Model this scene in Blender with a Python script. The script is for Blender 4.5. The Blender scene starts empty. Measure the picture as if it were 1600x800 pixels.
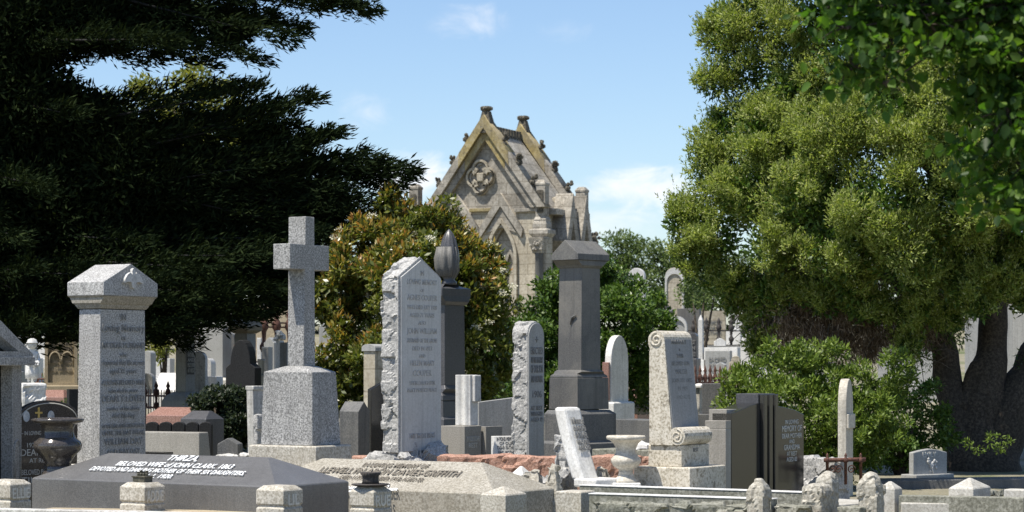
import bpy, bmesh, math, random
import numpy as np
from mathutils import Vector, Matrix, noise
random.seed(5); RNG = np.random.default_rng(5)
R = math.radians; PI = math.pi
SC = bpy.context.scene
COL = SC.collection
F, CX, HY, CZ = 3600.0, 800.0, 565.0, 1.65       # focal length (px of a 1600 px wide frame), principal column, horizon row, eye height
A0 = 32.0                                        # the rows of graves stand turned by this much

def gz(y):                                       # height of the ground
    return 0.05 * min(max(y - 42, 0), 68)
def at(px, py, Y): return Vector(((px - CX) / F * Y, Y, CZ + (HY - py) / F * Y))
def zz(py, Y): return CZ + (HY - py) / F * Y
def sz(n, Y): return n / F * Y

# ------------------------------------------------------------------ tags
def tag(o, label=None, cat=None, group=None, kind=None):
    if label: o['label'] = label
    if cat: o['category'] = cat
    if group: o['group'] = group
    if kind: o['kind'] = kind
    return o
def empty(name, loc, rz=0.0):
    o = bpy.data.objects.new(name, None); COL.objects.link(o)
    o.location = loc; o.rotation_euler = (0, 0, rz); o.empty_display_size = .1
    return o
def link(name, me, mat, parent=None):
    o = bpy.data.objects.new(name, me); COL.objects.link(o)
    if mat: me.materials.append(mat)
    if parent: o.parent = parent
    return o

# ------------------------------------------------------------------ materials
def nodes_of(name):
    m = bpy.data.materials.new(name); m.use_nodes = True
    nt = m.node_tree; b = nt.nodes['Principled BSDF']
    return m, nt, b
def ramp(nt, stops, interp='LINEAR'):
    r = nt.nodes.new('ShaderNodeValToRGB'); r.color_ramp.interpolation = interp
    e = r.color_ramp.elements
    while len(e) > 1: e.remove(e[-1])
    for i, (p, c) in enumerate(stops):
        if i == 0: el = e[0]; el.position = p
        else: el = e.new(p)
        if not isinstance(c, tuple): c = (c, c, c)
        el.color = (c[0], c[1], c[2], 1)
    return r
def noise_n(nt, scale, detail=4, rough=.55, vec=None, dist=0):
    n = nt.nodes.new('ShaderNodeTexNoise'); n.inputs['Scale'].default_value = scale
    n.inputs['Detail'].default_value = detail; n.inputs['Roughness'].default_value = rough
    n.inputs['Distortion'].default_value = dist
    if vec: nt.links.new(vec, n.inputs['Vector'])
    return n
def mixc(nt, fac, a, b, mode='MIX'):
    m = nt.nodes.new('ShaderNodeMix'); m.data_type = 'RGBA'; m.blend_type = mode
    for s, v in ((m.inputs[0], fac), (m.inputs[6], a), (m.inputs[7], b)):
        if isinstance(v, (int, float)): s.default_value = v
        elif isinstance(v, tuple): s.default_value = (v[0], v[1], v[2], 1)
        else: nt.links.new(v, s)
    return m.outputs[2]
def coord(nt, scale=(1, 1, 1), world=False):
    t = nt.nodes.new('ShaderNodeTexCoord'); mp = nt.nodes.new('ShaderNodeMapping')
    mp.inputs['Scale'].default_value = scale
    if world:
        g = nt.nodes.new('ShaderNodeNewGeometry'); nt.links.new(g.outputs['Position'], mp.inputs['Vector'])
    else: nt.links.new(t.outputs['Object'], mp.inputs['Vector'])
    return mp.outputs[0]
def bump(nt, b, h, strength=.3, dist=.01):
    n = nt.nodes.new('ShaderNodeBump'); n.inputs['Strength'].default_value = strength; n.inputs['Distance'].default_value = dist
    nt.links.new(h, n.inputs['Height']); nt.links.new(n.outputs[0], b.inputs['Normal'])

def stone(name, dark, mid, light, grain=70, rough=.75, stain=.35, stain_col=None, streak=.3, bstr=.25, lichen=None, lich_amt=.6, big=1.6, spec=.35, grainy=1.0, courses=None):
    """speckled or plain stone: crystal grain + broad weather stains + rain streaks + lichen"""
    m, nt, b = nodes_of(name); L = nt.links
    v = coord(nt)
    n1 = noise_n(nt, grain, 3, .7, v)
    w = .12 / max(grainy, .1)
    r1 = ramp(nt, [(.5 - w, dark), (.5, mid), (.5 + w, light)]); L.new(n1.outputs['Fac'], r1.inputs[0])
    col = r1.outputs[0]
    n2 = noise_n(nt, big, 6, .65, v, .4)
    r2 = ramp(nt, [(.40, 0.0), (.68, 1.0)]); L.new(n2.outputs['Fac'], r2.inputs[0])
    mm = nt.nodes.new('ShaderNodeMath'); mm.operation = 'MULTIPLY'; mm.inputs[1].default_value = stain; L.new(r2.outputs[0], mm.inputs[0])
    sc_ = stain_col or tuple(c * .55 for c in mid)
    col = mixc(nt, mm.outputs[0], col, sc_)
    if streak:
        vs = coord(nt, (9, 9, .5)); n3 = noise_n(nt, 1.6, 5, .6, vs)
        r3 = ramp(nt, [(.50, 0.0), (.72, 1.0)]); L.new(n3.outputs['Fac'], r3.inputs[0])
        m3 = nt.nodes.new('ShaderNodeMath'); m3.operation = 'MULTIPLY'; m3.inputs[1].default_value = streak; L.new(r3.outputs[0], m3.inputs[0])
        col = mixc(nt, m3.outputs[0], col, tuple(c * .5 for c in mid))
    if lichen:
        n4 = noise_n(nt, 11, 6, .7, v); r4 = ramp(nt, [(.58, 0.0), (.63, 1.0)]); L.new(n4.outputs['Fac'], r4.inputs[0])
        m4 = nt.nodes.new('ShaderNodeMath'); m4.operation = 'MULTIPLY'; m4.inputs[1].default_value = lich_amt; L.new(r4.outputs[0], m4.inputs[0])
        col = mixc(nt, m4.outputs[0], col, lichen)
    if courses:
        sp = nt.nodes.new('ShaderNodeSeparateXYZ'); L.new(v, sp.inputs[0]); ad = nt.nodes.new('ShaderNodeMath'); L.new(sp.outputs[0], ad.inputs[0]); L.new(sp.outputs[1], ad.inputs[1])
        cb = nt.nodes.new('ShaderNodeCombineXYZ'); L.new(ad.outputs[0], cb.inputs[0]); L.new(sp.outputs[2], cb.inputs[1])
        bt = nt.nodes.new('ShaderNodeTexBrick'); L.new(cb.outputs[0], bt.inputs['Vector']); bt.inputs['Scale'].default_value = 1
        bt.inputs['Brick Width'].default_value = courses[0]; bt.inputs['Row Height'].default_value = courses[1]; bt.inputs['Mortar Size'].default_value = .014; bt.inputs['Mortar Smooth'].default_value = .3
        bt.inputs['Color1'].default_value = (1, 1, 1, 1); bt.inputs['Color2'].default_value = (.88, .87, .85, 1); bt.inputs['Mortar'].default_value = (.62, .60, .57, 1)
        col = mixc(nt, 1.0, col, bt.outputs['Color'], 'MULTIPLY')
    L.new(col, b.inputs['Base Color'])
    b.inputs['Roughness'].default_value = rough
    b.inputs['Specular IOR Level'].default_value = spec
    nb = noise_n(nt, grain * .6, 4, .7, v); bump(nt, b, nb.outputs['Fac'], bstr, .006)
    return m
M = {}
M['granite'] = stone('grey_granite', (.17, .168, .163), (.385, .382, .373), (.60, .595, .58), 62, .7, .55, (.22, .21, .195), .55, lichen=(.2, .195, .17), lich_amt=.35, big=1.2)
M['granite_cross'] = stone('darker_grey_granite', (.12, .12, .118), (.30, .298, .29), (.50, .495, .48), 56, .7, .55, (.17, .165, .155), .5, lichen=(.17, .165, .145), lich_amt=.3, big=1.4)
M['granite_post'] = stone('bright_warm_granite', (.28, .255, .21), (.43, .405, .35), (.56, .53, .47), 48, .75, .4, (.3, .25, .16), .25, lichen=(.2, .185, .15), lich_amt=.4)
M['pale_face'] = stone('smooth_pale_granite_face', (.46, .455, .44), (.54, .535, .515), (.6, .59, .57), 60, .6, .45, (.42, .41, .38), .5, grainy=.7, lichen=(.3, .29, .25), lich_amt=.2)
M['granite_warm'] = stone('warm_granite', (.20, .18, .145), (.325, .305, .26), (.45, .425, .37), 50, .75, .45, (.22, .195, .145), .35, lichen=(.17, .16, .13), lich_amt=.4)
M['granite_rock'] = stone('rock_faced_granite', (.24, .235, .225), (.39, .385, .37), (.54, .53, .51), 55, .8, .4, (.22, .215, .2), .2, bstr=.6, lichen=(.2, .195, .17), lich_amt=.3)
M['granite_face'] = stone('smooth_granite_face', (.26, .26, .25), (.34, .34, .33), (.41, .41, .39), 60, .6, .4, (.25, .245, .22), .4, grainy=.7, lichen=(.2, .195, .17), lich_amt=.25)
M['slate'] = stone('dark_slate_granite', (.05, .05, .053), (.075, .075, .08), (.11, .11, .115), 90, .38, .35, (.05, .05, .053), .35, spec=.45)
M['slab_grey'] = stone('sawn_dark_grey_granite', (.095, .094, .094), (.13, .128, .126), (.17, .168, .163), 90, .32, .4, (.085, .08, .075), .35, spec=.55)
M['matte_black'] = stone('unpolished_black_stone', (.012, .012, .012), (.02, .02, .02), (.03, .03, .03), 60, .7, .3, (.03, .03, .028), .2, spec=.2)
M['bluestone'] = stone('bluestone', (.07, .072, .075), (.105, .107, .108), (.145, .145, .14), 60, .62, .5, (.21, .195, .165), .55, big=1.1)
M['dark_shaft'] = stone('weathered_dark_shaft', (.07, .07, .07), (.095, .093, .09), (.12, .118, .112), 70, .5, .6, (.27, .25, .21), .5, big=.8)
M['black'] = stone('polished_black_granite', (.018, .018, .018), (.026, .026, .025), (.038, .037, .035), 120, .16, .2, (.02, .02, .02), .05, bstr=.0, spec=.6)
M['brown_polish'] = stone('polished_brown_granite', (.03, .026, .024), (.055, .048, .043), (.10, .09, .08), 90, .13, .2, (.06, .05, .045), .05, bstr=0, spec=.6)
M['grey_polish'] = stone('sawn_grey_granite', (.23, .215, .19), (.29, .275, .245), (.36, .34, .305), 80, .5, .35, (.22, .2, .165), .3)
M['marble'] = stone('weathered_marble', (.60, .59, .56), (.70, .69, .66), (.78, .77, .74), 40, .6, .55, (.40, .385, .35), .5, lichen=(.26, .25, .22), lich_amt=.25)
M['marble_dirty'] = stone('stained_marble', (.44, .43, .40), (.60, .585, .55), (.7, .68, .65), 35, .65, .75, (.2, .19, .17), .8, lichen=(.16, .155, .135), lich_amt=.65, big=3.0)
M['marble_clean'] = stone('pale_marble', (.46, .455, .44), (.56, .555, .54), (.64, .63, .61), 40, .6, .5, (.36, .35, .32), .45, lichen=(.25, .24, .21), lich_amt=.3)
M['cream_stone'] = stone('cream_weathered_stone', (.42, .385, .32), (.53, .49, .415), (.62, .58, .5), 40, .7, .6, (.32, .29, .23), .6, lichen=(.22, .2, .16), lich_amt=.4)
M['limestone'] = stone('freckled_limestone', (.30, .265, .2), (.53, .49, .41), (.62, .58, .5), 40, .85, .35, (.38, .33, .25), .25, lichen=(.15, .13, .095), lich_amt=.75)
M['limestone_face'] = stone('limestone_text_face', (.22, .22, .22), (.28, .28, .28), (.33, .33, .33), 60, .7, .4, (.2, .2, .19), .4, grainy=.7)
M['sandstone'] = stone('golden_sandstone', (.30, .25, .165), (.39, .325, .22), (.46, .39, .28), 50, .85, .5, (.24, .2, .15), .4)
M['sand_old'] = stone('weathered_chapel_sandstone', (.31, .285, .24), (.43, .395, .335), (.51, .475, .41), 12, .9, .8, (.11, .10, .085), .7, lichen=(.075, .07, .06), lich_amt=.65, big=1.0, bstr=.6, courses=(.7, .35))
M['sand_clean'] = stone('pale_chapel_sandstone', (.39, .345, .265), (.48, .435, .345), (.55, .505, .41), 14, .9, .6, (.22, .19, .145), .5, big=.7, lichen=(.16, .145, .12), lich_amt=.35, courses=(.62, .31))
M['sand_yellow'] = stone('lichen_gold_sandstone', (.24, .19, .09), (.35, .275, .11), (.40, .34, .2), 9, .9, .75, (.2, .175, .13), .6, lichen=(.09, .08, .065), lich_amt=.75, big=1.6, bstr=.6)
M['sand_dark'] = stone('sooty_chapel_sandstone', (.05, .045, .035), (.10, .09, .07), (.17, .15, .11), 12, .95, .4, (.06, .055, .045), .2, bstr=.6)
M['pink'] = stone('rock_faced_pink_granite', (.22, .12, .085), (.40, .22, .155), (.5, .32, .25), 60, .75, .3, (.2, .12, .09), .15, bstr=.6)
M['red_polish'] = stone('polished_red_granite', (.17, .085, .065), (.27, .15, .12), (.36, .22, .18), 80, .25, .35, (.2, .12, .1), .2, bstr=0, spec=.6)
M['concrete'] = stone('old_concrete', (.36, .34, .30), (.48, .46, .41), (.56, .54, .49), 40, .9, .6, (.25, .235, .19), .3, lichen=(.2, .19, .15), lich_amt=.5)
M['mossy'] = stone('mossy_old_concrete', (.14, .137, .11), (.235, .23, .19), (.34, .335, .285), 30, .95, .6, (.10, .105, .075), .3, lichen=(.40, .39, .34), lich_amt=.55, bstr=.7, big=3)
M['tan_rock'] = stone('tan_weathered_rock', (.25, .23, .19), (.38, .355, .30), (.5, .475, .415), 34, .95, .5, (.2, .185, .145), .15, lichen=(.17, .16, .12), lich_amt=.5, bstr=.7, big=2.5)
M['white_letter'] = stone('white_painted_letter', (.74, .74, .72), (.8, .8, .78), (.84, .84, .82), 40, .6, .15, (.6, .6, .58), 0)
M['lead_letter'] = stone('dark_lead_letter', (.07, .07, .07), (.1, .1, .1), (.13, .13, .13), 60, .6, .3, (.2, .2, .2), 0)
M['carve'] = stone('carved_grey_letter', (.12, .12, .12), (.17, .17, .165), (.21, .21, .2), 60, .8, .5, (.3, .3, .29), 0, big=6)
M['bronze_letter'] = stone('brown_carved_letter', (.13, .115, .09), (.17, .15, .12), (.2, .18, .15), 60, .7, .3, (.25, .22, .18), 0)
M['pale_letter'] = stone('pale_grey_letter', (.5, .49, .46), (.55, .54, .5), (.6, .59, .55), 60, .7, .4, (.35, .35, .34), 0)
M['gold'] = stone('gold_leaf', (.55, .38, .1), (.65, .46, .14), (.72, .53, .2), 40, .35, .1, (.5, .35, .12), 0)
M['ceramic'] = stone('white_photo_ceramic', (.45, .5, .55), (.6, .63, .66), (.72, .74, .76), 18, .2, .5, (.2, .22, .26), 0, big=14)
M['iron'] = stone('rusty_iron', (.05, .025, .02), (.10, .048, .035), (.17, .075, .05), 40, .8, .4, (.05, .035, .03), 0)
M['iron_dark'] = stone('dark_iron', (.03, .028, .027), (.05, .045, .042), (.08, .07, .06), 40, .7, .3, (.04, .03, .03), 0)
M['bronze'] = stone('dark_bronze', (.045, .042, .032), (.08, .075, .055), (.13, .12, .09), 40, .5, .4, (.05, .055, .04), 0)
M['bark'] = stone('dark_bark', (.03, .024, .018), (.06, .048, .036), (.10, .08, .06), 26, .95, .4, (.035, .03, .022), .6, bstr=1.0)
M['bark_pale'] = stone('pale_bark', (.07, .06, .048), (.12, .10, .08), (.19, .165, .13), 22, .95, .4, (.06, .05, .04), .6, bstr=1.0)

def leaf_mat(name, stops, trans=.35, rough=.5, tcol=None, spec=.3):
    m, nt, b = nodes_of(name); L = nt.links
    g = nt.nodes.new('ShaderNodeNewGeometry')
    r = ramp(nt, stops); L.new(g.outputs['Random Per Island'], r.inputs[0])
    L.new(r.outputs[0], b.inputs['Base Color']); b.inputs['Roughness'].default_value = rough
    b.inputs['Specular IOR Level'].default_value = spec
    t = nt.nodes.new('ShaderNodeBsdfTranslucent'); mx = nt.nodes.new('ShaderNodeMixShader')
    mx.inputs[0].default_value = trans
    tc = mixc(nt, 1.0, r.outputs[0], tcol or (1.3, 1.35, .7), 'MULTIPLY'); L.new(tc, t.inputs['Color'])
    L.new(b.outputs[0], mx.inputs[1]); L.new(t.outputs[0], mx.inputs[2])
    L.new(mx.outputs[0], nt.nodes['Material Output'].inputs['Surface'])
    return m
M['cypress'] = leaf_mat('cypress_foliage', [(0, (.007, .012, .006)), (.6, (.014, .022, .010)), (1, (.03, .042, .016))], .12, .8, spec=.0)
M['melaleuca'] = leaf_mat('grey_green_foliage', [(0, (.12, .165, .03)), (.5, (.24, .30, .065)), (.9, (.36, .40, .13)), (1, (.45, .45, .26))], .45, .5)
M['deadtwig'] = leaf_mat('dry_brown_twigs', [(0, (.10, .07, .052)), (.6, (.21, .155, .115)), (1, (.40, .33, .27))], .2, .8)
M['photinia'] = leaf_mat('photinia_green_leaf', [(0, (.05, .075, .012)), (.5, (.11, .135, .022)), (1, (.2, .2, .045))], .35, .35, spec=.5)
M['photinia_red'] = leaf_mat('photinia_young_leaf', [(0, (.22, .19, .03)), (.55, (.30, .26, .05)), (.8, (.36, .17, .045)), (1, (.32, .28, .08))], .35, .35, tcol=(1.4, 1.1, .6), spec=.5)
M['flower'] = leaf_mat('cream_flower', [(0, (.55, .53, .38)), (1, (.8, .78, .66))], .3, .6, tcol=(1, 1, .9))
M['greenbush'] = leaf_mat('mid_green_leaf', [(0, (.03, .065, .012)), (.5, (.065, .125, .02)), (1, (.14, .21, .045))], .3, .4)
M['juniper'] = leaf_mat('bright_green_leaf', [(0, (.055, .09, .012)), (.5, (.11, .17, .022)), (1, (.2, .26, .05))], .3, .5)
M['fartree'] = leaf_mat('far_tree_leaf', [(0, (.05, .085, .025)), (.6, (.10, .145, .04)), (1, (.16, .2, .07))], .3, .6)
M['yellowtree'] = leaf_mat('yellow_green_leaf', [(0, (.10, .12, .02)), (.6, (.2, .21, .035)), (1, (.28, .28, .07))], .35, .6)
M['broad'] = leaf_mat('broad_green_leaf', [(0, (.025, .055, .012)), (.5, (.05, .11, .018)), (1, (.13, .21, .035))], .45, .5, tcol=(1.5, 1.8, .5), spec=.3)
M['darkbush'] = leaf_mat('dark_bush_leaf', [(0, (.012, .022, .01)), (1, (.035, .05, .02))], .2, .5)

# ------------------------------------------------------------------ mesh builder
class MB:
    def __init__(s): s.bm = bmesh.new()
    def loft(s, rings, cap=True):
        prev = None; first = None
        for ring in rings:
            vs = [s.bm.verts.new(p) for p in ring]
            if prev:
                n = len(vs)
                for i in range(n): s.bm.faces.new((prev[i], prev[(i + 1) % n], vs[(i + 1) % n], vs[i]))
            else: first = vs
            prev = vs
        if cap:
            s.bm.faces.new(list(reversed(first))); s.bm.faces.new(prev)
        return s
    def stack(s, items):
        """items: (z, cx, cy, dx, dy) rectangles lofted bottom to top"""
        return s.loft([[(cx - dx / 2, cy - dy / 2, z), (cx + dx / 2, cy - dy / 2, z), (cx + dx / 2, cy + dy / 2, z), (cx - dx / 2, cy + dy / 2, z)] for z, cx, cy, dx, dy in items])
    def box(s, x0, x1, y0, y1, z0, z1):
        return s.stack([(z0, (x0 + x1) / 2, (y0 + y1) / 2, x1 - x0, y1 - y0), (z1, (x0 + x1) / 2, (y0 + y1) / 2, x1 - x0, y1 - y0)])
    def poly(s, pts, axis, a, b):
        """extrude the 2-D polygon pts between a and b along axis ('x': pts are (y,z); 'y': pts are (x,z); 'z': (x,y))"""
        def mk(p, t): return {'x': (t, p[0], p[1]), 'y': (p[0], t, p[1]), 'z': (p[0], p[1], t)}[axis]
        r1 = [mk(p, a) for p in pts]; r2 = [mk(p, b) for p in pts]
        return s.loft([r1, r2])
    def lathe(s, prof, cx=0, cy=0, seg=24, fold=None):
        rings = []
        for r, z in prof:
            ring = []
            for i in range(seg):
                t = 2 * PI * i / seg; rr = r * (fold(t, z) if fold else 1)
                ring.append((cx + rr * math.cos(t), cy + rr * math.sin(t), z))
            rings.append(ring)
        return s.loft(rings)
    def tube(s, pts, rad, seg=7, closed=False):
        pts = [Vector(p) for p in pts]; n = len(pts)
        rs = rad if isinstance(rad, (list, tuple)) else [rad] * n
        rings = []; up = Vector((0, 0, 1)); q = None
        for i, p in enumerate(pts):
            t = (pts[min(i + 1, n - 1)] - pts[max(i - 1, 0)]).normalized()
            if q is None:
                q = t.cross(up if abs(t.z) < .9 else Vector((1, 0, 0))).normalized()
            else: q = (q - t * q.dot(t)).normalized()
            w = t.cross(q)
            rings.append([p + (q * math.cos(2 * PI * k / seg) + w * math.sin(2 * PI * k / seg)) * rs[i] for k in range(seg)])
        return s.loft(rings)
    def ball(s, c, r, sub=2, squash=(1, 1, 1)):
        d = bmesh.ops.create_icosphere(s.bm, subdivisions=sub, radius=r)
        for v in d['verts']: v.co = Vector((v.co.x * squash[0], v.co.y * squash[1], v.co.z * squash[2])) + Vector(c)
        return s
    def mesh(s, name):
        bmesh.ops.recalc_face_normals(s.bm, faces=s.bm.faces)
        me = bpy.data.meshes.new(name); s.bm.to_mesh(me); s.bm.free(); return me
    def build(s, name, mat, parent=None, bevel=.006, smooth=False):
        me = s.mesh(name); o = link(name, me, M[mat] if isinstance(mat, str) else mat, parent)
        if smooth:
            for p in me.polygons: p.use_smooth = True
        if bevel:
            md = o.modifiers.new('bevel', 'BEVEL'); md.width = bevel; md.segments = 2; md.limit_method = 'ANGLE'; md.angle_limit = R(35)
        return o

def evaluated(o):
    dg = bpy.context.evaluated_depsgraph_get(); dg.update()
    return bpy.data.meshes.new_from_object(o.evaluated_get(dg))
def rough(mb, name, mat, parent, voxel=.03, amp=.03, freq=7, weight=None, seed=0, smooth=False):
    """remesh the shape and break its faces like hewn rock; weight(co) 0..1 keeps dressed faces flat"""
    me = mb.mesh('tmp'); t = bpy.data.objects.new('tmp', me); COL.objects.link(t)
    md = t.modifiers.new('r', 'REMESH'); md.mode = 'VOXEL'; md.voxel_size = voxel
    m2 = evaluated(t); bpy.data.objects.remove(t); bpy.data.meshes.remove(me)
    off = Vector((seed * 7.3, seed * 3.1, seed * 5.7))
    nrm = [v.normal.copy() for v in m2.vertices]
    for v, n in zip(m2.vertices, nrm):
        w = weight(v.co) if weight else 1.0
        if w <= 0: continue
        p = v.co * freq * .62 + off; p = p + noise.noise_vector(p * .8) * .35
        q = noise.voronoi(p)[1][0]; t_ = noise.noise_vector(q * 3.7 + off)
        d = (p - q).dot(t_) * 1.5 + noise.cell(q * 9.1) * .75 - .3 + noise.noise(v.co * freq * 2.6) * .22
        v.co += n * (d * amp * w - amp * .25 * w)
    m2.name = name
    o = link(name, m2, M[mat], parent)
    for p in m2.polygons: p.use_smooth = smooth
    return o
def flat_shape(outlines, depth, O, X, Y, name, mat, parent, bevel=0):
    """filled 2-D outlines (holes allowed) given real thickness: front face through O spanned by X, Y; thickness goes to -X x Y"""
    cu = bpy.data.curves.new('tmp', 'CURVE'); cu.dimensions = '2D'; cu.fill_mode = 'BOTH'; cu.extrude = depth / 2; cu.bevel_depth = bevel
    for pts in outlines:
        sp = cu.splines.new('POLY'); sp.points.add(len(pts) - 1); sp.use_cyclic_u = True
        for q, p in zip(sp.points, pts): q.co = (p[0], p[1], 0, 1)
    t = bpy.data.objects.new('tmp', cu); COL.objects.link(t)
    me = evaluated(t); bpy.data.objects.remove(t); bpy.data.curves.remove(cu)
    X = Vector(X).normalized(); Y = Vector(Y).normalized(); N = X.cross(Y)
    mt = Matrix((( X.x, Y.x, N.x, 0), (X.y, Y.y, N.y, 0), (X.z, Y.z, N.z, 0), (0, 0, 0, 1)))
    mt.translation = Vector(O) - N * (depth / 2)
    me.transform(mt); me.materials.clear(); me.name = name
    return link(name, me, M[mat], parent)
def text(lines, O, X, Y, parent, mat, name='inscription', maxw=None, lead=1.35, shear=0, bold=.0, depth=.003):
    """lines: (string, letter height in metres); O is the middle of the top of the first line"""
    bm = bmesh.new(); X = Vector(X).normalized(); Y = Vector(Y).normalized(); N = X.cross(Y); y = 0
    for ln in lines:
        s, h = ln[0], ln[1]; fixw = ln[2] if len(ln) > 2 else None
        if s:
            cu = bpy.data.curves.new('tmp', 'FONT'); cu.body = s; cu.size = h / .69; cu.align_x = 'CENTER'; cu.extrude = depth; cu.offset = bold * h; cu.shear = shear
            cu.resolution_u = 3
            t = bpy.data.objects.new('tmp', cu); COL.objects.link(t)
            me = evaluated(t); bpy.data.objects.remove(t); bpy.data.curves.remove(cu)
            xs = [v.co.x for v in me.vertices]; w = max(xs) - min(xs)
            k = fixw / w if fixw else (min(1, maxw / w) if maxw else 1)
            for v in me.vertices:
                c = v.co.copy(); v.co = Vector(O) + X * (c.x * k) + Y * (y - h + c.y) + N * c.z
            bm.from_mesh(me); bpy.data.meshes.remove(me)
        y -= h * lead
    me = bpy.data.meshes.new(name); bm.to_mesh(me); bm.free()
    return link(name, me, M[mat], parent)

# ------------------------------------------------------------------ fitting monuments to the place
def fit(xl, xc, xr, Y, a):
    """near corner seen in column xc at depth Y; left face ends in column xl, right face in column xr"""
    c, s = math.cos(R(a)), math.sin(R(a)); X = (xc - CX) / F * Y
    kl = (xl - CX) / F; kr = (xr - CX) / F
    dx = (X - kl * Y) / (c + kl * s); dy = (kr * Y - X) / (s - kr * c)
    return X, dx, dy, Vector((X - c * dx / 2 + s * dy / 2, Y + s * dx / 2 + c * dy / 2, 0))
class Mon:
    def __init__(s, name, label, cat, xl, xc, xr, Y, a=A0, group=None, dy=None, dx=None):
        s.a = a; X, s.dx, s.dy, c = fit(xl, xc, xr, Y, a); s.Y = Y
        if dy or dx:
            s.dy = dy or s.dy; s.dx = dx or s.dx
            co, si = math.cos(R(a)), math.sin(R(a)); c = Vector((X - co * s.dx / 2 + si * s.dy / 2, Y + si * s.dx / 2 + co * s.dy / 2, 0))
        s.c = c; s.g = gz(c.y)
        s.o = empty(name, (c.x, c.y, s.g), -R(a)); tag(s.o, label, cat, group)
    def z(s, py, Y=None): return zz(py, Y or s.Y) - s.g
    def zc(s, py): return zz(py, s.c.y) - s.g
    def rect(s, xl, xc, xr):
        Y = s.Y
        for _ in range(6):
            X, dx, dy, c = fit(xl, xc, xr, Y, s.a); Y += s.c.y - c.y
        d = c - s.c; co, si = math.cos(R(s.a)), math.sin(R(s.a))
        return (d.x * co - d.y * si, d.x * si + d.y * co, dx, dy)
def R4(z, r, gx=0, gy=0): return (z, r[0], r[1], r[2] + 2 * gx, r[3] + 2 * gy)
def ring_rect(z, r, gx=0, gy=0):
    cx, cy, dx, dy = r; dx += 2 * gx; dy += 2 * gy
    return [(cx - dx / 2, cy - dy / 2, z), (cx + dx / 2, cy - dy / 2, z), (cx + dx / 2, cy + dy / 2, z), (cx - dx / 2, cy + dy / 2, z)]

# ================================================================== ground, sky, light, camera
def make_ground():
    xs = np.concatenate([np.linspace(-1500, -60, 14), np.linspace(-50, 50, 81), np.linspace(60, 1500, 14)])
    ys = np.concatenate([np.linspace(-60, 8, 10), np.linspace(10, 130, 121), np.linspace(140, 3000, 20)])
    V = []; 
    for y in ys:
        for x in xs:
            n = noise.noise(Vector((x * .35, y * .35, 0))) * .05 if abs(x) <= 50 and 10 < y < 130 else 0
            V.append((x, y, gz(y) + n - .03))
    nx = len(xs); Fc = [(j * nx + i, j * nx + i + 1, (j + 1) * nx + i + 1, (j + 1) * nx + i) for j in range(len(ys) - 1) for i in range(nx - 1)]
    me = bpy.data.meshes.new('ground'); me.from_pydata(V, [], Fc)
    m, nt, b = nodes_of('dry_gravel_and_grass'); L = nt.links; v = coord(nt, world=True)
    n1 = noise_n(nt, .35, 8, .65, v); n2 = noise_n(nt, 22, 4, .7, v)
    r1 = ramp(nt, [(.38, (.30, .27, .21)), (.52, (.24, .22, .14)), (.62, (.12, .14, .055))]); L.new(n1.outputs['Fac'], r1.inputs[0])
    r2 = ramp(nt, [(.3, (.5, .5, .5)), (.7, (1.15, 1.15, 1.15))]); L.new(n2.outputs['Fac'], r2.inputs[0])
    L.new(mixc(nt, 1.0, r1.outputs[0], r2.outputs[0], 'MULTIPLY'), b.inputs['Base Color']); b.inputs['Roughness'].default_value = .95
    bump(nt, b, n2.outputs['Fac'], .8, .03)
    o = link('ground', me, m); tag(o, 'dry gravel and grass ground between the graves', 'ground', kind='structure')
make_ground()

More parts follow.
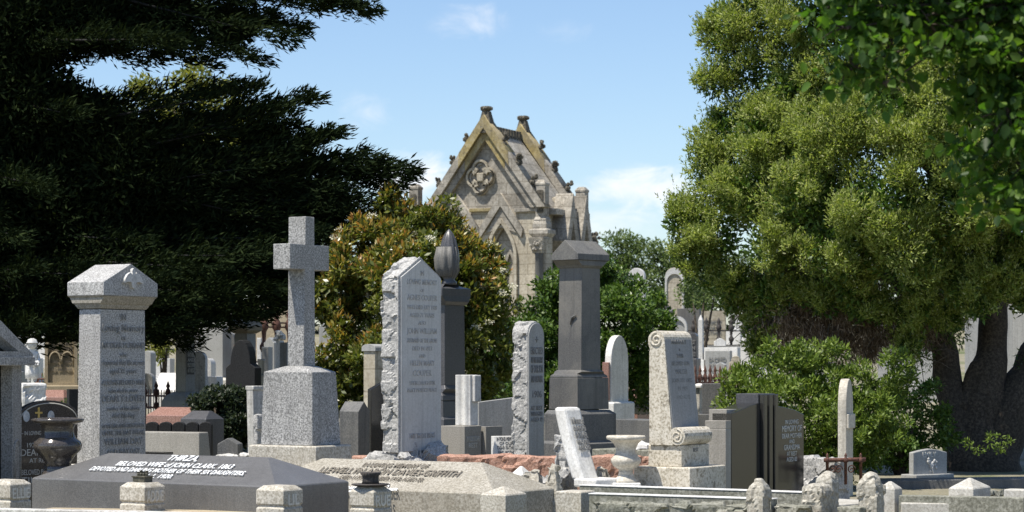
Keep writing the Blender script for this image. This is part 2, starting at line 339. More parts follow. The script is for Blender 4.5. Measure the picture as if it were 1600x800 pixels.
# sun: the left faces are lit, the right faces are in shade, cap shadows fall steeply
ca, sa = math.cos(R(A0)), math.sin(R(A0))
nL = Vector((-sa, -ca, 0)); nR = Vector((ca, -sa, 0))
S = (nL * .43 - nR * .18 + Vector((0, 0, 1))).normalized()
sun = bpy.data.lights.new('sun', 'SUN'); sun.energy = 5.0; sun.angle = R(.53); sun.color = (1.0, .94, .84)
so = bpy.data.objects.new('sun', sun); COL.objects.link(so); so.rotation_euler = S.to_track_quat('Z', 'Y').to_euler()
W = bpy.data.worlds.new('World'); SC.world = W; W.use_nodes = True
def make_sky():
    nt = W.node_tree; L = nt.links; bg = nt.nodes['Background']
    sk = nt.nodes.new('ShaderNodeTexSky'); sk.sky_type = 'NISHITA'; sk.sun_disc = False
    sk.sun_elevation = math.asin(S.z); sk.sun_rotation = math.atan2(S.x, S.y) % (2 * PI)
    sk.altitude = 50; sk.air_density = 1.0; sk.dust_density = .3; sk.ozone_density = 2.5
    g = nt.nodes.new('ShaderNodeTexCoord'); nrm = nt.nodes.new('ShaderNodeVectorMath'); nrm.operation = 'NORMALIZE'; L.new(g.outputs['Generated'], nrm.inputs[0])
    sep = nt.nodes.new('ShaderNodeSeparateXYZ'); L.new(nrm.outputs[0], sep.inputs[0])
    def math_(op, a, b=None, clamp=False):
        n = nt.nodes.new('ShaderNodeMath'); n.operation = op; n.use_clamp = clamp
        for i, q in enumerate((a, b)):
            if q is None: continue
            if isinstance(q, (int, float)): n.inputs[i].default_value = q
            else: L.new(q, n.inputs[i])
        return n.outputs[0]
    n1 = noise_n(nt, 26, 7, .6, nrm.outputs[0]); n2 = noise_n(nt, 9, 6, .6, nrm.outputs[0])
    wob = math_('SUBTRACT', n1.outputs['Fac'], .5)
    total = None
    # soft cumulus: (azimuth x, elevation z, half width, half height, opacity)
    st = nt.nodes.new('ShaderNodeMapping'); st.inputs['Scale'].default_value = (1, 1, 2.0); L.new(nrm.outputs[0], st.inputs['Vector'])
    nf = noise_n(nt, 34, 9, .62, st.outputs[0], .9); ng = noise_n(nt, 14, 8, .6, st.outputs[0], .5)
    fb = math_('ADD', math_('MULTIPLY', nf.outputs['Fac'], .55), math_('MULTIPLY', ng.outputs['Fac'], .45))
    for (px, py, rx, ry, op) in ((735, 44, 110, 46, .55), (880, 54, 70, 34, .32), (572, 182, 62, 50, .5), (632, 275, 120, 62, .95), (1000, 300, 170, 56, .8), (1060, 350, 160, 56, .6), (930, 350, 100, 60, .55),
                             (300, 60, 160, 40, .5), (60, 200, 120, 50, .5), (1500, 100, 140, 50, .5)):
        dx = math_('MULTIPLY', math_('SUBTRACT', sep.outputs[0], (px - CX) / F), F / rx)
        dz = math_('MULTIPLY', math_('SUBTRACT', sep.outputs[2], (HY - py) / F), F / ry)
        d = math_('ADD', math_('MULTIPLY', dx, dx), math_('MULTIPLY', dz, dz))
        k = math_('SUBTRACT', 1.0, d, True)
        k = math_('SUBTRACT', math_('MULTIPLY', k, .75), math_('MULTIPLY', math_('SUBTRACT', .62, fb), 2.6))
        k = math_('MULTIPLY', math_('MULTIPLY', math_('MAXIMUM', k, 0.0), 1.5, True), op)
        k = math_('MULTIPLY', k, math_('GREATER_THAN', math_('SUBTRACT', 1.0, d), 0.0))
        front = math_('GREATER_THAN', sep.outputs[1], 0); k = math_('MULTIPLY', k, front)
        total = k if total is None else math_('MAXIMUM', total, k)
    mr = nt.nodes.new('ShaderNodeMapRange'); mr.interpolation_type = 'SMOOTHSTEP'; L.new(total, mr.inputs[0])
    # high thin veil elsewhere in the sky, for light from all sides
    r2 = ramp(nt, [(.56, 0.0), (.8, .25)]); L.new(n2.outputs['Fac'], r2.inputs[0])
    up = math_('GREATER_THAN', sep.outputs[2], .2)
    veil = math_('MULTIPLY', r2.outputs[0], up)
    fac = math_('MAXIMUM', mr.outputs[0], veil)
    tint = mixc(nt, 1.0, sk.outputs[0], SKY_TINT, 'MULTIPLY')
    c = mixc(nt, fac, tint, CLOUD)
    L.new(c, bg.inputs['Color']); bg.inputs['Strength'].default_value = .10
SKY_TINT = (.98, 1.02, 1.10); CLOUD = (7.6, 7.7, 8.0)
make_sky()
cam = bpy.data.cameras.new('camera'); co = bpy.data.objects.new('camera', cam); COL.objects.link(co)
co.location = (0, 0, CZ); co.rotation_euler = (R(90), 0, 0); cam.sensor_width = 36; cam.lens = 36 * F / 1600
cam.shift_y = (HY - 400) / 1600; cam.clip_end = 6000; cam.clip_start = .5
cam.dof.use_dof = True; cam.dof.focus_distance = 25.5; cam.dof.aperture_fstop = 4.5
SC.camera = co
SC.view_settings.view_transform = 'Standard'; SC.view_settings.look = 'None'; SC.view_settings.exposure = .5; SC.view_settings.gamma = 1
SC.cycles.max_bounces = 8; SC.cycles.diffuse_bounces = 4; SC.cycles.transparent_max_bounces = 6

# ================================================================== foreground graves
# --- coped slab of grey granite with white lettering
t = Mon('grave_slab', 'dark grey coped slab with white THIRZA lettering behind the named corner posts', 'grave slab', 50, 431, 545, 22.05, 32)
ze = t.z(760); zr = .70 - t.g; dx, dy = t.dx, t.dy
rid = dx * .66
mb = MB(); h = lambda z, a, b: [(-a / 2, -b / 2, z), (a / 2, -b / 2, z), (a / 2, b / 2, z), (-a / 2, b / 2, z)]
mb.loft([h(.12, dx, dy), h(ze - .012, dx, dy), h(ze, dx - .02, dy - .02), h(zr, rid, .05)])
mb.build('coped_top', 'slab_grey', t.o, .004)
MB().box(-dx / 2 - .12, dx / 2 + .12, -dy / 2 - .12, dy / 2 + .12, -.05, .118).build('plinth', 'concrete', t.o, .01)
slope = Vector((0, dy / 2 - .025, zr - ze)).normalized()
N_ = Vector((1, 0, 0)).cross(slope)
top = Vector((0.05, -.025 - .03, zr)) + Vector((0, -1, 0)) * 0 - slope * .01 + N_ * .003
text([('THIRZA,', .12, .40), ('BELOVED WIFE of JOHN CLARK. 1863', .095, 1.50), ('DEVOTED AND DARLING MOTHER OF THEIR SIX DAUGHTERS,', .085, 2.0), ('4. 1. 1920.', .085, .36)], top, (1, 0, 0), slope, t.o, 'white_letter', lead=1.45, bold=.012)
# --- pale coped slab
t = Mon('grave_slab', 'pale speckled coped slab lettered LLEWELLYN ARON DAVIES-GRIFFITH in grey and white', 'grave slab', 392, 773, 869, 22.75, 32)
ze = t.z(771); zr = ze + .27; dx, dy = t.dx, t.dy; rid = dx * .66
MB().loft([h(-.05, dx, dy), h(ze - .012, dx, dy), h(ze, dx - .02, dy - .02), h(zr, rid, .05)]).build('coped_top', 'granite_warm', t.o, .004)
slope = Vector((0, dy / 2 - .025, zr - ze)).normalized(); N_ = Vector((1, 0, 0)).cross(slope)
top = Vector((.03, -.025 - .02, zr)) - slope * .07 + N_ * .003
text([('IN LOVING MEMORY OF', .085, .82), ('LLEWELLYN ARÔN DAVIES-GRIFFITH', .12, 1.75), ('DIED 11TH DECEMBER 1918. AGED 28.', .07, 1.05)], top, (1, 0, 0), slope, t.o, 'bronze_letter', lead=1.42, bold=.015)
text([('REGINA', .07), ('DIED 1ST OCTOBER', .05), ('AGED 78 YEARS', .05)], top - slope * .43 + Vector((.02, 0, 0)), (1, 0, 0), slope, t.o, 'white_letter', lead=1.4, bold=.03)

# --- the granite corner posts with carved names
def post(label, xl, xc, xr, ytop, Y, name, a=32, dy=None, mat='granite_post', pyramid=0, groove=True, cap=.035):
    t = Mon('kerb_post', label, 'kerb post', xl, xc, xr, Y, a, 'granite posts along the kerb', dy=dy)
    zt = t.z(ytop); r = (0, 0, t.dx, t.dy); mb = MB(); rings = [ring_rect(-.05, r)]
    if groove:
        gq = zt - .19
        rings += [ring_rect(gq - .025, r), ring_rect(gq - .012, r, -.014, -.014), ring_rect(gq + .004, r, -.014, -.014), ring_rect(gq + .016, r)]
    rings += [ring_rect(zt - cap - .012, r), ring_rect(zt - cap, r, -.008, -.008)]
    rings += [ring_rect(zt, r, -.05, -.05)] if not pyramid else [ring_rect(zt + pyramid, r, -t.dx / 2 + .012, -t.dy / 2 + .012)]
    mb.loft(rings).build('shaft', mat, t.o, .005)
    if name:
        text([(name, .10)], (t.dx / 2 + .002, 0, zt - cap - .045), (0, 1, 0), (0, 0, 1), t.o, 'carve_low', 'carved_name', maxw=t.dy * .8, bold=.03)
    return t
M['carve_pale'] = stone('worn_pale_letter', (.30, .295, .285), (.38, .375, .36), (.46, .455, .44), 60, .8, .6, (.5, .49, .47), 0, big=5)
M['carve_mid'] = stone('half_worn_letter', (.15, .15, .15), (.22, .22, .215), (.28, .28, .27), 60, .8, .6, (.36, .36, .35), 0, big=5)
M['carve_low'] = stone('shallow_carved_letter', (.58, .56, .5), (.66, .64, .58), (.72, .7, .64), 60, .8, .4, (.25, .23, .19), 0)
p1 = post('leftmost stubby granite kerb post carved ELLIE at the picture edge', -26, 16, 49, 751, 22.9, 'ELLIE')
p2 = post('stubby granite kerb post carved ADDIE with bronze vase on top', 187, 226, 258.5, 755, 22.2, 'ADDIE')
p3 = post('stubby granite kerb post carved LIL with rust stained top before dark slab', 400, 443, 473.5, 760, 21.7, 'LIL')
p4 = post('stubby granite kerb post carved RUE with dark dish vase on top', 546, 584, 612, 762, 21.9, 'RUE')
p5 = post('low pyramid topped granite post at the corner of the pale slab', 750, 790, 823, 773, 21.6, None, groove=False, pyramid=.065, cap=.0)
p6 = post('flat topped granite kerb post right of the pale coped slab', 868, 908, 931, 768, 21.9, None, groove=False, cap=.004)

def on_top(t, dz=0): return (t.c.x, t.c.y, t.g + dz)
zt = p2.z(755)
v = empty('flower_holder', on_top(p2, zt), -R(32)); tag(v, 'small square bronze flower holder on the ADDIE post', 'vase')
mb = MB(); mb.stack([(.001, 0, 0, .15, .12), (.045, 0, 0, .15, .12), (.05, 0, 0, .17, .14), (.06, 0, 0, .17, .14)]).build('base', 'bronze', v, .004)
mb = MB()
for i in range(4):
    x = -.054 + i * .036; mb.lathe([(.014, .0605), (.017, .08), (.012, .09), (.019, .10 + .012 * (i % 2))], x, 0, 10)
mb.build('flower_tubes', 'bronze', v, 0)
zt = p4.z(762)
v = empty('dish_vase', on_top(p4, zt), 0); tag(v, 'dark round vase standing in a shallow dish on the RUE post', 'vase')
MB().lathe([(.13, .001), (.185, .018), (.185, .026), (.10, .028)], 0, 0, 28).build('dish', 'iron_dark', v, 0, True)
MB().lathe([(.085, .029), (.078, .06), (.08, .10), (.105, .135), (.10, .137), (.07, .1)], 0, 0, 24, lambda t, z: 1 + .03 * math.sin(5 * t) * (z > .11)).build('bowl', 'iron_dark', v, 0, True)

# pale kerb strips and path slabs along the bottom of the picture
def kerb(name, label, cat, p0, p1, w, z0, z1, mat, roughness=0, seed=0, group=None, bev=.01, tilt=0):
    """a straight kerb stone from plan point p0 to p1 (its front edge), w deep"""
    a = Vector((p0[0], p0[1], 0)); b = Vector((p1[0], p1[1], 0)); d = b - a; L_ = d.length; ang = math.atan2(d.y, d.x)
    top_ = None
    if '/' in mat: mat, top_ = mat.split('/')
    c = (a + b) / 2; n = Vector((-d.y, d.x, 0)).normalized(); c = c + n * w / 2
    g = gz(c.y); mb = MB().box(-L_ / 2, L_ / 2, -w / 2, w / 2, z0 - g, z1 - g)
    if roughness: o = rough(mb, name, mat, None, max(.022, L_ / 90), roughness, 8, None, seed)
    else: o = mb.build(name, mat, None, bev)
    o.location = (c.x, c.y, g); o.rotation_euler = (0, 0, ang); tag(o, label, cat, group)
    if top_: MB().box(-L_ / 2 - .004, L_ / 2 + .004, -w / 2 - .006, w / 2 + .006, z1 - g + .0005, z1 - g + .012).build('top_face', top_, o, .004)
    return o
def gp(px, py, z): # plan point where the ray through (px,py) meets height z
    Y = (CZ - z) * F / (py - HY); return ((px - CX) / F * Y, Y)
kerb('kerb_strip', 'flaking white painted kerb along the very bottom left', 'kerb', gp(-60, 793, .24), gp(560, 806, .24), .16, -.05, .235, 'marble_dirty')
kerb('kerb_slab', 'sandy coloured flat kerb slab below the dark coped slab', 'kerb', gp(30, 793, .245), gp(395, 799, .245), .75, -.05, .20, 'sandstone')

# --- tall granite pillar with gabled cap
t = Mon('granite_pillar', 'tall light grey granite pillar with gabled cap and carved dove at left', 'monument', 122, 155.5, 227, 25.4, 32)
sh_b = t.rect(119, 155, 228); sh_t = t.rect(124, 157, 226.5)
MB().stack([R4(.1, sh_b), R4(t.z(483), sh_t)]).build('shaft', 'granite', t.o, .006)
cp = t.rect(105, 162, 246.5); zb = t.z(462); zv = t.z(440.5); z0 = t.z(482)
MB().stack([R4(z0, sh_t, .012, .012), R4(z0 + .03, sh_t, .03, .03), R4(z0 + .045, sh_t, .035, .035), R4(z0 + .06, sh_t, .055, .055), R4(zb - .02, cp, -.02, -.02), R4(zb, cp)]).build('moulding', 'granite_warm', t.o, .004)
cx, cy, dx, dy = cp; zr = t.zc(413)
mb = MB(); mb.poly([(cy - dy / 2, zb + .002), (cy + dy / 2, zb + .002), (cy + dy / 2, zv), (cy, zr), (cy - dy / 2, zv)], 'x', cx - dx / 2, cx + dx / 2)
mb.build('gabled_cap', 'granite', t.o, .006)
# dove relief on the gable
bird = [(-.17, .0), (-.15, .055), (-.11, .10), (-.055, .125), (-.03, .10), (-.03, .135), (-.022, .16), (0, .172), (.022, .16), (.03, .135), (.03, .10), (.055, .125), (.11, .10), (.15, .055), (.17, .0), (.10, .02), (.045, .015), (.032, -.04), (.0, -.055), (-.032, -.04), (-.045, .015), (-.10, .02)]
bw = dy / .86
flat_shape([[(x * bw * .88, y * bw * .95) for x, y in bird]], .045, (cx + dx / 2 + .043, cy, zv - .01), (0, 1, 0), (0, 0, 1), 'carved_dove', 'marble_clean', t.o)
bx = sh_t[0] + sh_t[2] / 2 + .004; fw = sh_b[3] * .9
L1 = [('IN', .065), ('Loving Memory', .08), ('OF', .04), ('MY DEAR HUSBAND', .062), ('who', .05), ('departed this life at rest', .055), ('aged 71 years', .055), ('', .02), ('ALSO HIS BELOVED WIFE', .055), ('who died in peace', .045), ('DEARLY LOVED', .07), ('mother of the above', .045), ('died 7th May', .05), ('', .02), ('IN THE SURE AND CERTAIN HOPE', .042), ('UNTIL THE DAY BREAK', .05), ('WILLIAM DAY', .07), ('AND MAY DAY', .055), ('REST IN GOD KEEPING', .055)]
text(L1, (bx + .006, sh_t[1], t.z(490)), (0, 1, 0), (0, 0, 1), t.o, 'carve_mid', maxw=fw, lead=1.72, bold=.004)
fr = Mon('plinth', 'x', 'x', 108, 150, 240, 25.2)
bpy.data.objects.remove(fr.o)
pr = t.rect(104, 152, 240); MB().stack([R4(-.05, pr), R4(t.z(730), pr), R4(t.z(726), pr, -.02, -.02)]).build('plinth', 'concrete', t.o, .01)

# --- tall granite latin cross
t = Mon('granite_cross', 'tall granite cross on tapered block pedestal', 'monument', 388.5, 493.6, 549, 24.6, 31)
pl = t.rect(388.5, 493.6, 549); zpl = t.z(697.5)
MB().stack([R4(-.05, pl), R4(zpl - .012, pl), R4(zpl, pl, -.012, -.012)]).build('plinth', 'granite_post', t.o, .006)
pb = t.rect(407.5, 488, 532.5); pt = t.rect(412, 488, 525); zp = t.z(581.5)
s0 = t.rect(449.5, 474.5, 492.5); s1 = t.rect(452.5, 479.5, 493)
MB().stack([R4(zpl + .001, pb), R4(zp, pt), R4(t.z(572), s0, .015, .015)]).build('pedestal', 'granite_cross', t.o, .006)
MB().stack([R4(t.z(573), s0), R4(t.z(334.5), (s0[0], s0[1], s1[2], s1[3]))]).build('upright', 'granite_cross', t.o, .006)
w = s1[2]; arm_w = t.rect(435, 462, 508.5)
za, zb_ = t.z(419), t.z(379)
# the arms reach toward the lit side and away from it
yv0 = s0[1] - w * 1.55; yv1 = s0[1] + w * 1.55
for y0, y1 in ((yv0, s0[1] - s1[3] / 2 - .001), (s0[1] + s1[3] / 2 + .001, yv1)):
    MB().box(s0[0] - w / 2 + .003, s0[0] + w / 2 - .003, y0, y1, za, zb_).build('arm', 'granite_cross', t.o, .006)

# --- rock faced stele with dressed face
t = Mon('rock_faced_headstone', 'tall pointed granite headstone with rough hewn sides behind the pale slab', 'headstone', 594.5, 623, 689.5, 26.6, 32)
dx, dy = t.dx, t.dy; zs = t.z(430); zp = t.zc(401); zb = t.z(709)
mb = MB(); mb.poly([(-dy / 2, zb), (dy / 2, zb), (dy / 2, zs), (.0, zp), (-dy / 2, zs)], 'x', -dx / 2, dx / 2)
xf = dx / 2
rough(mb, 'stone', 'granite_rock', t.o, .020, .026, 11, lambda c: max(0, min(1, (xf - .012 - c.x) / .035)), 2)
MB().poly([(-dy / 2 + .035, zb + .02), (dy / 2 - .02, zb + .02), (dy / 2 - .02, zs - .02), (.0, zp - .045), (-dy / 2 + .035, zs - .02)], 'x', xf - .03, xf + .012).build('dressed_face', 'pale_face', t.o, .004)
L2 = [('IN', .055), ('LOVING MEMORY', .06), ('OF', .038), ('AGNES COUPER', .065), ('WHO DIED JULY 1908', .05), ('AGED 71 YEARS', .05), ('ALSO', .045), ('JOHN WILLIAM', .065), ('HUSBAND OF THE ABOVE', .05), ('DIED IN 1913', .05), ('AND', .04), ('HELEN MARY', .06), ('COUPER', .07), ('THEIR DAUGHTER', .045), ('PEACE PERFECT PEACE', .045)]
text(L2, (xf + .0145, .02, t.z(421)), (0, 1, 0), (0, 0, 1), t.o, 'carve_pale', maxw=dy * .70, lead=1.85, bold=.006)
text([('UNTIL THE DAY BREAKS', .06)], (xf + .0145, .02, t.z(678)), (0, 1, 0), (0, 0, 1), t.o, 'carve_pale', maxw=dy * .60)
pr = t.rect(560, 640, 724)
mb = MB().stack([R4(-.05, pr), R4(t.z(722), pr), R4(zb + .055, pr, -.12, -.08)])
rough(mb, 'rock_base', 'granite_rock', t.o, .035, .09, 6, None, 4)

# --- urn topped dark monument
t = Mon('urn_monument', 'dark monument topped by a draped urn in front of the flowering bush', 'monument', 672, 690, 735, 32.5, 34)
shf = t.rect(676, 695, 727); cpr = t.rect(667, 691, 735.5)
MB().stack([R4(t.z(602), shf), R4(t.z(475), shf, -.01, -.01)]).build('shaft', 'slate', t.o, .006)
zc_ = t.z(476)
MB().stack([R4(zc_, shf, .01, .01), R4(zc_ + .05, shf, .04, .04), R4(t.z(462), cpr), R4(t.z(450), cpr), R4(t.z(443), cpr, -.2, -.16)]).build('cap', 'slate', t.o, .006)
mr_ = t.rect(668, 692, 736)
MB().stack([R4(t.z(626), mr_), R4(t.z(618), mr_, -.01, -.01), R4(t.z(614), mr_, -.05, -.05), R4(t.z(608), shf, .03, .03), R4(t.z(602), shf, .0, .0)]).build('moulding', 'slate', t.o, .004)
MB().stack([R4(-.05, mr_, .1, .1), R4(t.z(700), mr_, .1, .1), R4(t.z(655), mr_, .06, .06), R4(t.z(652), mr_, .02, .02), R4(t.z(627), mr_, .0, .0)]).build('pedestal', 'slate', t.o, .006)
zu = t.z(444); hu = t.z(358) - zu
qq = lambda n: sz(n, 33.2); zv = lambda py: t.zc(py)
u = MB().lathe([(qq(12), zu), (qq(12), zv(441)), (qq(8), zv(437)), (qq(11), zv(432)), (qq(14.5), zv(424)), (qq(14.5), zv(415)), (qq(15), zv(404)), (qq(14.5), zv(394)), (qq(12.5), zv(383)), (qq(10), zv(373)), (qq(6.5), zv(365)), (qq(2.5), zv(360)), (.004, zv(358))], shf[0], shf[1], 44,
       lambda a, z: 1 + (.11 * abs(math.sin(a * 3.5 + z * 3)) + .06 * math.sin(a * 11 - z * 2) - .05) * (1 if zv(434) < z < zv(372) else .15))
u.build('draped_urn', 'slate', t.o, 0, True)
MB().lathe([(qq(13), zv(432)), (qq(17), zv(418)), (qq(18), zv(404)), (qq(14), zv(386))], shf[0] - .02, shf[1] - .03, 40, lambda a, z: 1 + .14 * math.sin(a * 9 + z * 2)).build('drapery', 'bluestone', t.o, 0, True)

# --- black pillar with gabled cap
t = Mon('dark_pillar', 'tall dark pillar with gabled cap before the chapel', 'monument', 872.5, 908, 938, 29.0, 43)
s0 = t.rect(871.5, 908, 938.5); s1 = t.rect(874, 909, 937.5)
MB().stack([R4(t.z(580), s0), R4(t.z(416), s1)]).build('shaft', 'dark_shaft', t.o, .006)
c = t.rect(861.5, 903, 952.5); z0 = t.z(418); zb = t.z(406.5); zv = t.z(396.5); zr = t.zc(376)
MB().stack([R4(z0, s1, .012, .012), R4(z0 + .03, s1, .03, .03), R4(zb, c, -.015, -.015), R4(zb + .001, c)]).build('moulding', 'dark_shaft', t.o, .004)
cx, cy, dx, dy = c
MB().poly([(cx - dx / 2, zb + .003), (cx + dx / 2, zb + .003), (cx + dx / 2, zv), (cx, zr), (cx - dx / 2, zv)], 'y', cy - dy / 2, cy + dy / 2).build('gabled_cap', 'bluestone', t.o, .006)
p = t.rect(857.5, 902.5, 951.5)
MB().stack([R4(t.z(590), p, -.01, -.01), R4(t.z(587), p, -.015, -.015), R4(t.z(584), p, -.05, -.04), R4(t.z(581), s0, .03, .03), R4(t.z(578), s0, .004, .004)]).build('moulding', 'dark_shaft', t.o, .003)
MB().stack([R4(t.z(640), p), R4(t.z(590.5), p, -.005, -.005)]).build('pedestal', 'dark_shaft', t.o, .006)
b_ = t.rect(850, 903, 963)
MB().stack([R4(-.05, b_, .1, .1), R4(t.z(693), b_, .06, .06), R4(t.z(690), b_), R4(t.z(647), b_), R4(t.z(641), p, .01, .01)]).build('base', 'bluestone', t.o, .008)
mb = MB()
zz_ = t.z(492)
mb.tube([(s0[0] + .02, s0[1] - s0[3] / 2 - .004, zz_ - .12), (s0[0] + .05, s0[1] - s0[3] / 2 - .012, zz_ - .03), (s0[0] + .12, s0[1] - s0[3] / 2 - .012, zz_ + .0)], [.006, .014, .006], 6)
mb.tube([(s0[0] + .05, s0[1] - s0[3] / 2 - .006, zz_ - .05), (s0[0] + .10, s0[1] - s0[3] / 2 - .010, zz_ + .015)], [.012, .006], 6)
mb.build('carved_spray', 'bluestone', t.o, 0, True)

# --- rounded rock faced stele
t = Mon('round_headstone', 'round topped granite headstone with rough hewn sides left of the dark pillar', 'headstone', 798, 824.5, 850, 27.6, 32)
dx, dy = t.dx, t.dy; zb = -.05; zt = t.zc(502); zs = zt - dy * .42
prof = [(-dy / 2, zb), (dy / 2, zb)] + [(dy / 2 * math.cos(k / 14 * PI), zs + (zt - zs) * math.sin(k / 14 * PI)) for k in range(15)]
xf = dx / 2
rough(MB().poly(prof, 'x', -dx / 2, dx / 2), 'stone', 'granite_rock', t.o, .022, .026, 11, lambda c: max(0, min(1, (xf - .01 - c.x) / .03)), 7)
MB().poly([(y * .93, max(z, .2) - (.025 if z > .5 else 0)) for y, z in prof], 'x', xf - .03, xf + .01).build('dressed_face', 'granite_face', t.o, .003)
text([('✚' if False else '+', .10), ('ERECTED', .085), ('TO THE MEMORY', .07), ('OF OUR SON', .09), ('AND BROTHER', .08), ('', .05), ('1906', .08), ('', .05), ('AT REST', .05), ('WITH GOD', .05), ('AGED 19', .05)], (xf + .0125, 0, t.z(524)), (0, 1, 0), (0, 0, 1), t.o, 'carve', maxw=dy * .72, lead=1.4, bold=.01)

# --- open book on two granite blocks
t = Mon('book_headstone', 'pale marble open scroll standing on two warm grey granite blocks', 'headstone', 688, 726, 780, 28.6, 36)
zt = t.z(666)
dx, dy = t.dx, t.dy
MB().box(-dx / 2, dx / 2, -dy / 2, -dy * .02, -.05, zt).build('block', 'grey_polish', t.o, .005)
MB().box(-dx / 2 + .28, dx / 2 + .05, dy * .02, dy / 2, -.05, zt - .012).build('block', 'grey_polish', t.o, .005)
text([('IN GOD\'S CARE', .06), ('REST', .06)], (dx / 2 + .002, -dy * .26, zt - .13), (0, 1, 0), (0, 0, 1), t.o, 'pale_letter', maxw=dy * .36)
rs = t.rect(711.5, 735, 747); za = zt + .002; zb = t.z(586)
cx, cy, dx, dy = rs
pl = []
for k in range(13): pl.append((cx - dx / 2 + dx * k / 12, cy - dy / 2 - .04 * math.sin(PI * k / 6) ** 2))
pl += [(cx + dx / 2, cy + dy / 2), (cx - dx / 2, cy + dy / 2)]
MB().poly(pl, 'z', za, zb).build('scroll', 'marble', t.o, .006)
MB().box(cx + dx / 2 + .001, cx + dx / 2 + .05, cy - dy / 2 + .03, cy + dy / 2, zb - .34 + .0, zb - .003).build('scroll_end', 'marble_clean', t.o, .012)

# --- flat pale slab stone and its small tablet
t = Mon('plain_headstone', 'plain flat pale grey stone tablet left of the round rough headstone', 'headstone', 744, 748, 812, 29.5, 68)
zt = t.z(626); dx, dy = t.dx, t.dy
MB().poly([(-dy / 2, -.05), (dy / 2, -.05), (dy / 2, zt + .045), (-dy / 2, zt - .02)], 'x', -dx / 2, dx / 2).build('stone', 'granite_face', t.o, .004)
t = Mon('small_tablet', 'small white lettered tablet at the foot of the plain grey stone', 'tablet', 774, 776, 812, 27.9, 66)
zt = t.z(682); dx, dy = t.dx, t.dy
mb = MB(); mb.loft([[(-.15, -dy / 2, -.05), (.12, -dy / 2, -.05), (.12, dy / 2, -.05), (-.15, dy / 2, -.05)], [(-.15, -dy / 2, zt), (-.06, -dy / 2, zt), (-.06, dy / 2, zt), (-.15, dy / 2, zt)]]).build('tablet', 'marble', t.o, .004)
Yv = Vector((-.18, 0, zt + .05)).normalized(); Nv = Vector((0, 1, 0)).cross(Yv)
text([('IN FOND MEMORY', .045), ('OF OUR', .035), ('DEAR FATHER', .045), ('AND MOTHER', .04)], Vector((-.06, 0, zt - .01)) + Nv * .003, (0, 1, 0), Yv, t.o, 'lead_letter', maxw=dy * .8)

# --- pink rock faced kerbs
kerb('pink_kerb', 'rough pink granite kerb right of the tall pointed headstone', 'kerb', gp(682, 722, .50), gp(1112, 725, .50), .3, -.05, .585, 'pink', .022, 3)
kerb('pink_kerb', 'short smooth pink kerb stone left of the tall pointed headstone', 'kerb', gp(548, 722, .46), gp(604, 724, .46), .3, -.05, .54, 'pink', .006, 5)
kerb('rubble_kerb', 'light grey rubble kerb under the rough pink granite strip', 'kerb', gp(700, 760, .33), gp(880, 762, .33), .45, -.05, .44, 'granite_rock', .05, 8)

# --- tilted marble tablet with rough prop stone and boulders
t = Mon('leaning_tablet', 'stained white marble tablet leaning back with dark mossy lettering', 'headstone', 896, 908, 935, 23.9, 45)
zb, zt = t.z(752), t.z(637); Hh = zt - zb
d_top = sz(41, 23.9)   # the top leans back to the left
w2 = t.dy; th = .16
mb = MB()
prof = []
for k in range(9):
    f = k / 8; prof.append((f, 0))
def slab_ring(f):
    sx = -d_top * (1.25 * f - .25 * f * f)
    return [(sx - th / 2, -w2 / 2, zb + Hh * f), (sx + th / 2, -w2 / 2, zb + Hh * f), (sx + th / 2, w2 / 2, zb + Hh * f), (sx - th / 2, w2 / 2, zb + Hh * f)]
mb.loft([slab_ring(k / 8) for k in range(9)]).build('tablet', 'marble', t.o, .035)
f = .86; sx = -d_top * (1.25 * f - .25 * f * f) + th / 2
Yv = Vector((-d_top, 0, Hh)).normalized(); Nv = Vector((0, 1, 0)).cross(Yv)
text([('In Memory of', .075), ('OUR BELOVED', .06), ('FATHER', .065), ('WHO DIED', .05), ('AGED 60', .05)], Vector((sx, .02, zb + Hh * f)) + Nv * .012, (0, 1, 0), Yv, t.o, 'carve', maxw=w2 * .7, lead=1.25, bold=.03)
MB().box(-.02, .30, -w2 / 2 - .04, w2 / 2 + .1, zb - .06, zb + .03).build('foot', 'marble', t.o, .02)

def boulder(name, label, cat, px, pyt, pyb, wpx, Y, mat, seed, depth=None, ang=.4, amp=.07, group=None, top=.6, voxel=.03):
    w = sz(wpx, Y); zt, zb = zz(pyt, Y), zz(pyb, Y); d = depth or w * .8; g = gz(Y)
    o = empty(name, ((px - CX) / F * Y, Y + d / 2, g), -R(32) * ang * 2.5); tag(o, label, cat, group)
    lo = min(zb, g) - g - .05 if zb - g < .5 else zb - g
    mb = MB().stack([(lo, 0, 0, w, d), (lo + (zt - g - lo) * .7, 0, 0, w, d), (zt - g, 0, 0, w * top, d * top)])
    bpy.data.objects.remove(o)
    r = rough(mb, name, mat, None, voxel, amp, 6, None, seed); r.location = ((px - CX) / F * Y, Y + d / 2, g); r.rotation_euler = (0, 0, -R(32)); tag(r, label, cat, group)
    return r
boulder('rock', 'rough grey wedge of rock propped behind the leaning tablet', 'rock', 881, 676, 752, 36, 24.6, 'granite_rock', 11, top=.8)
boulder('rock', 'rounded tan boulder left of the leaning tablet beside another', 'rock', 864, 727, 762, 34, 23.7, 'tan_rock', 12)
boulder('rock', 'lumpy tan boulder nearest the pale coped slab', 'rock', 836, 731, 762, 36, 23.9, 'tan_rock', 13)
boulder('rock', 'tan boulder between the leaning tablet and the white urn', 'rock', 942, 727, 762, 34, 24.3, 'tan_rock', 14)
post('white pyramid tip of a small marble post beside the tan boulders', 797, 817, 832, 741, 24.6, None, groove=False, pyramid=.08, cap=0, mat='marble')

